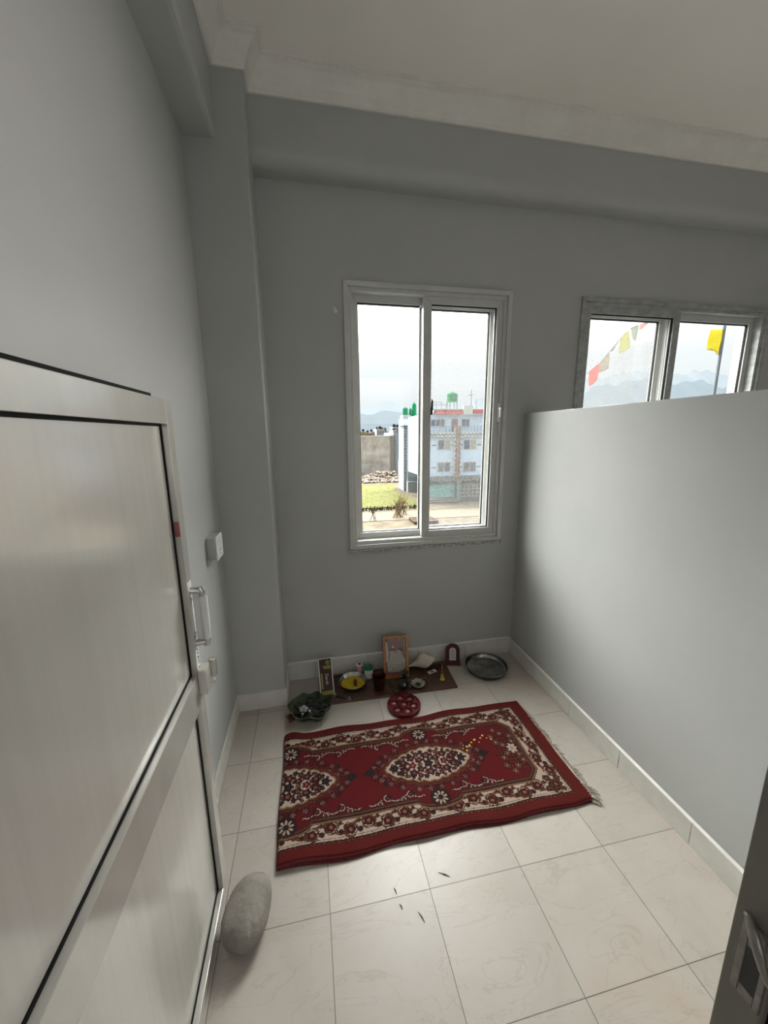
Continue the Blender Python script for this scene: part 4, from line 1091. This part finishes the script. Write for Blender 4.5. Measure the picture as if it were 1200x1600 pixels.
# ================================================================== OUTSIDE
def emat(*a, **k):
    k.setdefault('spec', 0.0); return mat(*a, **k)
M['dirt'] = emat('dry_ground', (0.113, 0.096, 0.073), .95, col2=(0.070, 0.060, 0.044), scale=.8, lo=.35, hi=.65)
M['road'] = emat('dusty_road', (0.135, 0.114, 0.087), .95, var=.06, scale=.6)
M['grass'] = emat('patchy_grass', (0.058, 0.075, 0.016), .95, col2=(0.105, 0.094, 0.050), scale=1.6, lo=.47, hi=.58)
M['rubble'] = emat('rubble', (0.269, 0.237, 0.198), .95, col2=(0.127, 0.096, 0.075), scale=1.6, lo=.4, hi=.6)
M['concrete'] = emat('rough_render_wall', (0.445, 0.412, 0.370), .95, col2=(0.253, 0.226, 0.200), scale=.45, lo=.35, hi=.65)
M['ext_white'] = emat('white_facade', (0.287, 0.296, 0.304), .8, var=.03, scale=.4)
M['ext_shade'] = emat('shaded_white_facade', (0.220, 0.243, 0.267), .8, var=.03, scale=.4)  # shaded copy of the white facade, shade put into a darker bluish colour
M['ext_blue'] = emat('pale_blue_facade', (0.481, 0.605, 0.741), .8, var=.05, scale=.5)
M['ext_trim'] = emat('white_trim', (0.497, 0.505, 0.484), .8, var=.04, scale=1)
M['ext_red'] = emat('coral_parapet', (0.424, 0.076, 0.061), .8, var=.05, scale=1)
M['ext_glass'] = emat('facade_dark_glass', (0.069, 0.096, 0.162), .3, var=.15, scale=2)
M['ext_grey'] = emat('facade_grey_shutter', (0.141, 0.157, 0.176), .5, var=.2, scale=3)
M['ext_cream'] = emat('cream_curtain', (0.317, 0.294, 0.230), .8, var=.05, scale=2)
M['ext_door'] = emat('brown_door', (0.257, 0.134, 0.092), .8)
M['ext_teal'] = emat('teal_rolling_shutter', (0.208, 0.398, 0.373), .6, var=.05, scale=.8)
M['ext_rose'] = emat('brick_lattice_panel', (0.187, 0.097, 0.079), .8, col2=(0.223, 0.216, 0.205), scale=2.5, lo=.44, hi=.56)
M['tank_green'] = emat('green_water_tank', (0.013, 0.146, 0.060), .5)
M['tank_black'] = emat('black_water_tank', (0.011, 0.013, 0.016), .5)
M['ext_metal'] = emat('railing_metal', (0.108, 0.122, 0.130), .5)
M['hill_near'] = emat('hazy_near_hill', (0.143, 0.168, 0.186), 1, var=.03, scale=.004)  # distance haze put into the hill's pale blue-grey colour
M['hill_far'] = emat('hazy_far_ridge', (0.189, 0.211, 0.228), 1, var=.02, scale=.002)  # paler still, more haze put into the colour
ZG = -8.3
struct(MB().box(-60, 140, 20, 420, ZG - 1, ZG).build('ground', M['dirt']), 'dry pale ground between the buildings outside', 'ground')
struct(MB().prism([(-40, 44.2, ZG), (90, 42.0, ZG), (90, 46.0, ZG), (-40, 49.6, ZG)], (0, 0, .05)).build('road', M['road']), 'dusty road below the window', 'road')
g = MB(); rg = random.Random(4)
NXg, NYg = 60, 70; vs = []; fs6 = []
for i in range(NXg + 1):
    for j in range(NYg + 1):
        v = j / NYg; y = 51.3 + v * 24.5; xr = 15.2 + .5 * math.sin(v * 9) + (.9 * v); x = -10 + (xr + 10) * i / NXg
        vs.append((x, y, ZG + .12 + .16 * noise.noise(Vector((x * .7, y * .7, 0)))))
for i in range(NXg):
    for j in range(NYg):
        a = i * (NYg + 1) + j; fs6.append((a, a + NYg + 1, a + NYg + 2, a + 1))
g.add(vs, fs6); tag(g.build('grass', M['grass'], smooth=True), 'patchy green grass on the vacant plot outside the tall window', 'grass', kind='stuff')
g = MB()
for k in range(420):
    x = rg.uniform(9, 19.6); y = min(max(rg.gauss(85, 3), 79.5), 90.6); h_ = .9 * math.exp(-((x - 17.5) / 4.5) ** 2) * math.exp(-((y - 86) / 4) ** 2) * 2.0; r = rg.uniform(.18, .5)
    g.blob((x, y, ZG + h_ * rg.random() + r * .3), (r * 1.2, r, r * .7), 4, k, .6)
tag(g.build('rubble', M['rubble']), 'heap of pale rubble at the foot of the grey wall outside', 'rubble', kind='stuff')
g = MB()
for k in range(260):
    x = rg.uniform(-2, 16); y = 50.2 + rg.gauss(0, .35); h_ = rg.uniform(.25, .6); g.tube([(x, y, ZG), (x + rg.uniform(-.15, .15), y, ZG + h_)], [.07, .02], 4)
tag(g.build('verge_weeds', emat('verge_weeds', (0.024, 0.026, 0.011), .9, col2=(0.032, 0.024, 0.014), scale=1.5)), 'strip of low weeds along the road verge', 'weeds', kind='stuff')
def bush(x, y, h, w, n, mt, label, seed):
    r = random.Random(seed); b = MB()
    for k in range(n):
        a = r.uniform(0, 2 * PI); tx = x + w * r.uniform(.1, 1) * math.cos(a); ty = y + w * r.uniform(.1, 1) * math.sin(a); tz = ZG + h * r.uniform(.5, 1)
        mx_ = ((x * .6 + tx * .4) + r.uniform(-.05, .05), (y * .6 + ty * .4), ZG + (tz - ZG) * .55)
        b.tube([(x + r.uniform(-.5, .5) * w, y, ZG), mx_, (tx, ty, tz)], [.03, .022, .010], 4)
        for q_ in range(3):
            b.tube([mx_, (mx_[0] + r.uniform(-.35, .35), mx_[1] + r.uniform(-.2, .2), mx_[2] + r.uniform(.2, .7))], [.02, .008], 3)
    return tag(b.build('dry_bush', mt), label, 'bush')
M['twig'] = emat('dry_branches', (0.108, 0.068, 0.036), .9)
bush(10.6, 44.6, 3.2, 1.5, 20, M['twig'], 'tallest leafless brown bush by the road below the tall window', 1)
bush(11.6, 46.2, 3.6, 1.5, 16, emat('rusty_branches', (0.130, 0.079, 0.036), .9), 'rust-tinted dry bush behind the tallest leafless one', 2)
bush(7.3, 43.6, 2.0, .9, 7, emat('grey_branches', (0.058, 0.054, 0.043), .9), 'thin grey sapling at the left below the tall window', 3)
tag(MB().box(11.6, 14.5, 40.6, 43.2, ZG, ZG + .35).build('brick_pile', emat('stacked_brick', (0.045, 0.024, 0.017), .9, col2=(0.065, 0.056, 0.050), scale=1.6, lo=.44, hi=.56), bevel=.08), 'low stack of reddish bricks by the road', 'bricks')

# grey blank wall building
gb = empty('grey_walled_building', (12.0, 92, ZG))
def E(mb, nm, mt, par, o, bevel=0): 
    ob = mb.build(nm, mt, par, bevel=bevel); ob.data.transform(Matrix.Translation(-Vector(o))); return ob
og = (12.0, 92, ZG)
E(MB().box(6, 20.8, 92, 104, ZG, 1.50), 'rendered_wall', M['concrete'], gb, og)
E(MB().box(5.9, 20.9, 91.9, 92.2, 1.38, 1.62), 'coping', M['ext_trim'], gb, og)
E(MB().box(20.0, 20.8, 91.75, 92, ZG, 1.6), 'corner_pier', emat('pale_pier', (0.187, 0.169, 0.144), .9, var=.05, scale=.5), gb, og)
w_ = MB()
for k in range(6): w_.box(20.85, 20.9, 93 + k * 1.5, 93.7 + k * 1.5, -7 + k * 1.3, -6.3 + k * 1.3)
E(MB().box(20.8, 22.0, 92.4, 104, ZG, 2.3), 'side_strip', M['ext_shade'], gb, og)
for k in range(16): E(MB().box(21.0, 21.5, 92.3, 92.4, ZG + .9 + k * .58, ZG + 1.15 + k * .58), 'side_vent', M['ext_grey'], gb, og)
tag(gb, 'blank grey-rendered building wall at the far end of the grassy plot', 'building')

# white building with green tanks
wb = empty('white_building', (17.5, 66, ZG)); ow = (17.5, 66, ZG)
E(MB().box(17.45, 24.5, 66, 70.4, ZG, 4.35), 'front_block', M['ext_white'], wb, ow)
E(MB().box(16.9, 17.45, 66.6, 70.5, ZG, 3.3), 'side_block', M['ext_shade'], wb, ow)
E(MB().box(16.6, 19.4, 65.9, 69, 3.35, 4.45), 'roof_parapet', M['ext_trim'], wb, ow)
E(MB().box(16.7, 18.0, 66.2, 68.5, 4.45, 5.15), 'tank_plinth', M['ext_white'], wb, ow)
for k in range(4):
    z0 = 2.9 - k * 2.15
    wn = E(MB().box(17.04, 17.36, 66.55, 66.62, z0 - 1.55, z0), 'stair_window', M['ext_grey'], wb, ow)
    for dz in (.35, .80, 1.2): E(MB().box(17.0, 17.4, 66.5, 66.56, z0 - dz, z0 - dz + .1), 'window_bar', M['ext_trim'], wn, ow)
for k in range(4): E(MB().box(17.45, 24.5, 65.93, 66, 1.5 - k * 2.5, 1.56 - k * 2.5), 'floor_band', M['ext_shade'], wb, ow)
E(MB().box(18.9, 19.6, 65.93, 66, 3.3, 3.9), 'front_window', M['ext_grey'], wb, ow)
E(MB().box(17.3, 24.5, 65.2, 66, ZG, ZG + 1.8), 'base_wall', M['ext_white'], wb, ow)
tag(wb, 'tall white building with a strip of stair windows, left of the blue building', 'building')
def tank(x, y, z, r, h, mt, label, grp, ribs=True, legs=0):
    t = empty('water_tank', (x, y, z))
    pr = [(0, 0), (r, 0)]
    for k in range(6):
        z_ = h * .8 * k / 6; pr += [(r, z_), (r * 1.03, z_ + h * .03), (r * 1.03, z_ + h * .08), (r, z_ + h * .10)]
    pr += [(r, h * .80), (r * .72, h * .92), (r * .25, h * .95), (r * .25, h), (0, h)]
    if not ribs: pr = [(0, 0), (r, 0), (r, h * .8), (r * .3, h * .95), (r * .3, h), (0, h)]
    b = MB(); b.lathe(pr, n=24); b.build('tank_body', mt, t, smooth=True)
    if legs:
        for a in (PI / 4, 3 * PI / 4, 5 * PI / 4, 7 * PI / 4):
            MB().box(r * math.cos(a) - .05, r * math.cos(a) + .05, r * math.sin(a) - .05, r * math.sin(a) + .05, -legs, 0).build('leg', M['ext_metal'], t)
    return tag(t, label, 'water tank', grp)
tank(17.34, 67.2, 5.16, .46, 1.35, M['tank_green'], 'green water tank on the white plinth, leftmost on the white building', 'green water tanks on the white building')
tank(18.37, 67.6, 4.46, .26, 2.0, M['tank_green'], 'green water tank between two others on the white building', 'green water tanks on the white building')
tank(19.02, 67.4, 4.46, .38, 2.9, M['tank_green'], 'tallest green water tank on the white building, nearest the window mullion', 'green water tanks on the white building')
tank(22.1, 57.0, 6.60, .80, 1.45, M['tank_green'], 'large green water tank on legs above the coral parapet', None, True, 1.14)

# blue building
bu = empty('blue_building', (18.0, 55, ZG)); ob_ = (18.0, 55, ZG)
YF = 55.0
E(MB().box(17.2, 30, YF, 64.5, -4.5, 1.3), 'facade', M['ext_blue'], bu, ob_)
E(MB().box(17.2, 30, YF + .6, 64.5, 1.3, 4.7), 'top_storey', M['ext_blue'], bu, ob_)
E(MB().box(17.2, 30, YF - .5, YF + .6, 1.35, 2.05), 'balcony_band', M['ext_trim'], bu, ob_)
E(MB().prism([(18.7, YF - .3, 4.72), (23.1, YF - .3, 4.72), (23.1, YF + .1, 5.32), (19.1, YF + .1, 5.32)], (0, 1.2, 0)), 'parapet', M['ext_red'], bu, ob_)
E(MB().box(24.6, 30, YF - .3, YF + .9, 4.78, 5.35), 'parapet', M['ext_red'], bu, ob_)
E(MB().box(23.1, 24.5, YF - .3, YF + .3, 4.75, 5.9), 'stair_tower', M['ext_trim'], bu, ob_)
E(MB().box(17.2, 30, YF - .05, YF + 3, 5.32, 5.45), 'roof_slab', M['ext_trim'], bu, ob_)
lp = MB()
for k in range(int(7.35 / .35)):
    z = 2.95 - k * .35
    for s_ in (0, 1): lp.box(21.75 + s_ * .47 + (.12 if k % 2 else 0), 22.1 + s_ * .47 + (.12 if k % 2 else 0), YF - .60, YF - .52, z - .30, z - .02)
pil = E(MB().box(21.72, 22.68, YF - .52, YF, -4.52, 2.95), 'lattice_pier', M['ext_trim'], bu, ob_)
E(lp, 'rose_blocks', emat('rose_brick', (0.209, 0.108, 0.086), .8, var=.08, scale=2), pil, ob_)
def win(x0, x1, z0, z1, y, cols):
    fr_w = E(MB().box(x0 - .1, x1 + .1, y - .10, y, z0 - .1, z1 + .1), 'window', M['ext_trim'], bu, ob_)
    n_ = len(cols); w__ = (x1 - x0) / n_
    for i_, c in enumerate(cols): E(MB().box(x0 + i_ * w__ + .06, x0 + (i_ + 1) * w__ - .06, y - .14, y - .09, z0, z1), 'pane', M[c], fr_w, ob_)
win(18.25, 20.45, 2.95, 3.92, YF + .6, ['ext_glass', 'ext_glass', 'ext_grey']); win(23.15, 24.4, 2.92, 3.94, YF + .6, ['ext_glass', 'ext_glass'])
win(19.2, 21.2, -.43, .88, YF, ['ext_glass', 'ext_cream']); win(23.3, 25.35, -.45, .88, YF, ['ext_glass', 'ext_cream'])
win(19.2, 21.25, -3.75, -2.42, YF, ['ext_grey', 'ext_grey']); win(23.35, 25.4, -3.82, -2.46, YF, ['ext_grey', 'ext_grey'])
E(MB().box(21.6, 22.5, YF + .45, YF + .6, 2.0, 4.0), 'terrace_door', M['ext_door'], bu, ob_)
for (xa, xb) in ((18.3, 19.0), (21.3, 21.7), (22.7, 23.15), (25.5, 26.2)):
    for z in (.18, -3.15): E(MB().box(xa, xb, YF - .08, YF, z - .06, z + .06), 'facade_bar', M['ext_grey'], bu, ob_)
rl = MB()
for k in range(26): rl.box(17.3 + k * .5, 17.34 + k * .5, YF - .5, YF - .46, 2.05, 2.95)
for z in (2.35, 2.65, 2.93): rl.box(17.2, 30, YF - .5, YF - .46, z, z + .04)
E(rl, 'balcony_railing', M['ext_metal'], bu, ob_)
sc_ = MB()
for k in range(22): sc_.tube([(17.3 + k * .6, YF - .55, 1.9), (17.6 + k * .6, YF - .58, 1.55), (17.9 + k * .6, YF - .55, 1.9)], .055, 5)
E(sc_, 'scalloped_edge', M['ext_metal'], bu, ob_)
E(MB().box(17.2, 30, YF - 1.0, YF + .1, -5.15, -4.5), 'shop_canopy', emat('canopy_concrete', (0.180, 0.180, 0.169), .9, col2=(0.108, 0.104, 0.097), scale=1.2), bu, ob_)
E(MB().box(17.2, 22.0, YF - .1, YF, ZG + .3, -5.15), 'rolling_shutter', M['ext_teal'], bu, ob_)
E(MB().box(17.2, 22.0, YF - .22, YF - .1, -5.75, -5.35), 'shutter_housing', emat('teal_box', (0.130, 0.202, 0.198), .7), bu, ob_)
E(MB().box(22.05, 22.7, YF - 1.0, YF, ZG, -5.15), 'shop_pillar', emat('pale_green_pillar', (0.180, 0.238, 0.223), .8), bu, ob_)
E(MB().box(22.7, 30, YF - .1, YF, ZG, -5.15), 'shop_front', emat('brown_shop_front', (0.130, 0.101, 0.083), .8, col2=(0.187, 0.166, 0.144), scale=1.4), bu, ob_)
gr = MB()
for k in range(9): gr.box(22.9 + k * .7, 22.96 + k * .7, YF - .16, YF - .1, ZG + .6, -5.9)
for k in range(4): gr.box(22.8, 30, YF - .16, YF - .1, -7.8 + k * .6, -7.74 + k * .6)
E(gr, 'shop_grille', M['ext_trim'], bu, ob_)
for i, (yy, zz) in enumerate(((YF - 2.0, .28), (YF - 1.6, .52))): E(MB().box(17.0, 22.4, yy, YF, ZG, ZG + zz), 'front_step', emat('step_stone', (0.173, 0.151, 0.122), .9), bu, ob_)
tag(bu, 'pale blue four-storey building with coral parapet and teal shop shutter', 'building')
ant = MB(); ant.tube([(24.75, 56, 5.46), (24.75, 56, 8.3)], .05, 5); ant.tube([(24.2, 56, 7.5), (25.2, 56, 7.6)], .04, 4); ant.tube([(25.6, 56, 5.46), (25.6, 56, 7.0)], .04, 4)
tag(ant.build('roof_antenna', M['ext_metal']), 'thin metal antenna mast on the blue building roof', 'antenna')
rr = MB()
for x in (18.6, 19.4, 20.2, 21.0): rr.tube([(x, 56.5, 5.46), (x, 56.5, 6.5)], .035, 4)
rr.tube([(18.2, 56.5, 6.1), (21.2, 56.5, 6.15)], .035, 4); rr.tube([(18.2, 56.5, 6.5), (20.4, 56.5, 6.5)], .035, 4)
tag(rr.build('roof_railing', M['ext_metal']), 'thin pipe railing on the blue building roof left of its tank', 'railing')

# far town
rt = random.Random(21)
town = [(20.5, 24.2, 158, 3.0, 'yellow'), (24.5, 26.6, 160, 2.4, 'orange'), (26.8, 28.8, 166, 2.9, 'white'), (29.0, 32.4, 160, 3.9, 'white'), (32.6, 35.8, 170, 3.3, 'grey'), (35.6, 36.8, 158, 3.4, 'white'), (37.0, 40.0, 164, 4.7, 'grey'),]
tcol = {'yellow': (.24, .18, .08), 'orange': (.25, .11, .045), 'white': (.25, .25, .25), 'grey': (.17, .18, .195)}
tm = {k: emat(k + '_town_wall', v, .9, var=.08, scale=.3) for k, v in tcol.items()}
tl = {20.5: 'low yellow house at the left end of the far roofline', 24.5: 'small orange house on the far roofline', 26.8: 'white house right of the orange one on the far roofline', 29.0: 'broad white house under the highest water tanks on the far roofline',
      32.6: 'low grey house in the middle of the far roofline', 35.6: 'narrow white house left of the boxy grey one on the far roofline', 37.0: 'boxy grey house at the right end of the far roofline', 14: 'low white house in the far town behind the window frame', 41: 'white house in the far town hidden partly by the white building'}
for (a, b, y, zt, c) in town:
    h_ = empty('distant_house', ((a + b) / 2, y, ZG)); oo = ((a + b) / 2, y, ZG)
    E(MB().box(a, b, y, y + 8, ZG, zt), 'house_walls', tm[c], h_, oo)
    E(MB().box(a - .1, b + .1, y - .2, y + 8, zt, zt + .2), 'roof_slab', M['ext_trim'], h_, oo)
    k = a + .5
    while k < b - .7: E(MB().box(k, k + .5, y - .08, y, zt - 1.6, zt - .7), 'house_window', M['ext_grey'], h_, oo); k += 1.0
    tag(h_, tl[a], 'house')
for i, (x, y, z, s_) in enumerate(((23.5, 162, 3.21, .5), (25.6, 163, 2.61, .5), (29.6, 163, 4.11, .45), (30.7, 162, 4.11, .6), (31.8, 163, 4.11, .4), (33.4, 172, 3.51, .6), (34.9, 172, 3.51, .6), (36.2, 160, 3.61, .4), (37.8, 166, 4.91, .65), (39.2, 166, 4.91, .55), (28.0, 168, 3.11, .5))):
    tank(x, y, z, s_, s_ * 2.2, M['tank_black'], 'small black water tank on the far roofline', 'black water tanks on the far roofline', False)

# hills
def ridge(name, y, pts, zbot, mt, label, dy):
    m_ = MB(); vs = []; fs7 = []; P = pts; n = 260
    for i in range(n + 1):
        x = P[0][0] + (P[-1][0] - P[0][0]) * i / n
        for a, b in zip(P, P[1:]):
            if a[0] <= x <= b[0]: t = (x - a[0]) / (b[0] - a[0]); t = t * t * (3 - 2 * t); h = a[1] + (b[1] - a[1]) * t; break
        h += (P[-1][0] - P[0][0]) * .0016 * noise.noise(Vector((x * .012, 0, 0))) * 2
        dd_ = (h - zbot) * 1.1
        vs += [(x, y - dd_, zbot), (x, y - dd_ * .42, zbot + (h - zbot) * .58), (x, y, h), (x, y + dy, zbot)]
    for i in range(n):
        for k in range(3): fs7.append((i * 4 + k, (i + 1) * 4 + k, (i + 1) * 4 + k + 1, i * 4 + k + 1))
    m_.add(vs, fs7); return struct(m_.build(name, mt, smooth=True), label, 'hills')
ridge('hills', 3000, [(-2500, 200), (-600, 190), (300, 190), (435, 205), (536, 236), (657, 256), (723, 232), (866, 190), (1100, 215), (1500, 300), (2000, 380), (2500, 470), (2810, 520), (3060, 515), (3350, 508), (3530, 550), (3845, 515), (4600, 600), (7000, 500)], -40, M['hill_far'], 'haze-pale distant mountain ridge under the sky', 700)
ridge('hills', 2200, [(-2500, 60), (100, 110), (320, 113), (430, 133), (530, 130), (640, 118), (900, 90), (1500, 150), (1900, 300), (2060, 322), (2220, 352), (2400, 305), (2550, 340), (2800, 300), (3500, 360), (6000, 300)], -40, M['hill_near'], 'nearer haze-tinted blue-grey hill below the distant ridge', 500)

# ---------------------------------------------------------------- prayer flags outside the second window
def cloth(name, P4, mt, parent, y, dy=.0, sag=.02):
    """small wavy cloth quad: corners in x,z; returns object"""
    n = 8; vs = []; fs8 = []
    a, b, c, d = [Vector((p[0], 0, p[1])) for p in P4]       # a-b top edge, d-c bottom edge
    for i in range(n + 1):
        for j in range(n + 1):
            u, v = i / n, j / n; p = (a * (1 - u) + b * u) * (1 - v) + (d * (1 - u) + c * u) * v
            vs.append((p.x, y + dy * v + sag * math.sin(u * 5 + v * 3) * v, p.z))
    for i in range(n):
        for j in range(n): k = i * (n + 1) + j; fs8.append((k, k + 1, k + n + 2, k + n + 1))
    o = MB().add(vs, fs8).build(name, mt, parent, smooth=True)
    s_ = o.modifiers.new('cloth', 'SOLIDIFY'); s_.thickness = .0015
    return o
def flagmat(n, c):
    m_, nt_, b = base(n); out = nt_.nodes['Material Output']; b.inputs['Base Color'].default_value = (*c, 1); setin(b, Roughness=.9)
    t_ = NN(nt_, 'ShaderNodeBsdfTranslucent'); t_.inputs[0].default_value = (*c, 1); mx = NN(nt_, 'ShaderNodeMixShader'); mx.inputs[0].default_value = .45
    tcn = NN(nt_, 'ShaderNodeTexCoord'); nn = NN(nt_, 'ShaderNodeTexNoise'); setin(nn, Scale=60.0, Detail=4.0); nt_.links.new(tcn.outputs['Object'], nn.inputs['Vector'])
    rp = NN(nt_, 'ShaderNodeValToRGB'); rp.color_ramp.elements[0].position = .38; rp.color_ramp.elements[0].color = (c[0] * .7, c[1] * .7, c[2] * .7, 1); rp.color_ramp.elements[1].position = .5; rp.color_ramp.elements[1].color = (*c, 1)
    nt_.links.new(nn.outputs['Fac'], rp.inputs[0]); nt_.links.new(rp.outputs[0], b.inputs['Base Color']); nt_.links.new(rp.outputs[0], t_.inputs[0])
    nt_.links.new(b.outputs[0], mx.inputs[1]); nt_.links.new(t_.outputs[0], mx.inputs[2]); nt_.links.new(mx.outputs[0], out.inputs[0]); return m_
pf = empty('prayer_flag_string', (4.3, 5.5, 2.6)); OF = Vector((4.3, 5.5, 2.6))
sx_ = [(3.4, 2.20), (4.0, 2.45), (4.38, 2.73), (4.56, 2.87), (4.72, 3.04), (4.87, 3.22), (5.02, 3.37), (5.20, 3.45), (5.6, 3.56), (6.6, 3.75)]
so2 = MB(); so2.tube([(3.0, 5.5, 2.0)] + [(x, 5.5, z) for x, z in sx_] + [(8.60, 6.93, 4.2)], .004, 6); o = so2.build('cord', M['straw'], pf); o.data.transform(Matrix.Translation(-OF))
bp_ = MB().tube([(3.0, 5.5, ZG), (3.0, 5.5, 2.1)], [.05, .03], 8).build('post', M['ext_metal'], pf); bp_.data.transform(Matrix.Translation(-OF))
for P4, c, nm in (([(4.38, 2.73), (4.56, 2.87), (4.59, 2.62), (4.44, 2.52)], (.62, .16, .13), 'red'), ([(4.57, 2.88), (4.71, 3.03), (4.78, 2.80), (4.60, 2.73)], (.36, .31, .24), 'grey'),
                  ([(4.72, 3.05), (4.87, 3.22), (4.84, 3.10), (4.79, 3.05)], (.33, .31, .30), 'faded'), ([(4.88, 3.23), (5.02, 3.36), (5.14, 3.13), (4.93, 3.02)], (.48, .46, .10), 'yellow'),
                  ([(5.05, 3.40), (5.19, 3.45), (5.22, 3.19), (5.16, 3.24)], (.34, .37, .28), 'green'), ([(5.21, 3.45), (5.37, 3.49), (5.30, 3.39), (5.25, 3.38)], (.60, .34, .30), 'pink')):
    o = cloth('flag', P4, flagmat(nm + '_flag_cloth', c), pf, 5.5, .04, .02); o.data.transform(Matrix.Translation(-OF)); o['label'] = nm + ' cloth flag'
tag(pf, 'string of faded prayer flags hanging outside the left pane beyond the partition', 'prayer flags')
fp_ = empty('flag_pole', (8.72, 7, 0)); OP = Vector((8.72, 7, 0))
o = MB().tube([(8.71, 7, ZG), (8.71, 7, 4.6)], .030, 10).build('pole', M['ext_metal'], fp_); o.data.transform(Matrix.Translation(-OP))
o = cloth('yellow_flag', [(8.36, 3.87), (8.68, 3.90), (8.71, 3.40), (8.36, 3.48)], flagmat('mustard_flag_cloth', (.56, .50, .05)), fp_, 7, 0, .05); o.data.transform(Matrix.Translation(-OP))
tag(fp_, 'metal pole with a mustard yellow flag outside the window beyond the partition', 'flag pole')
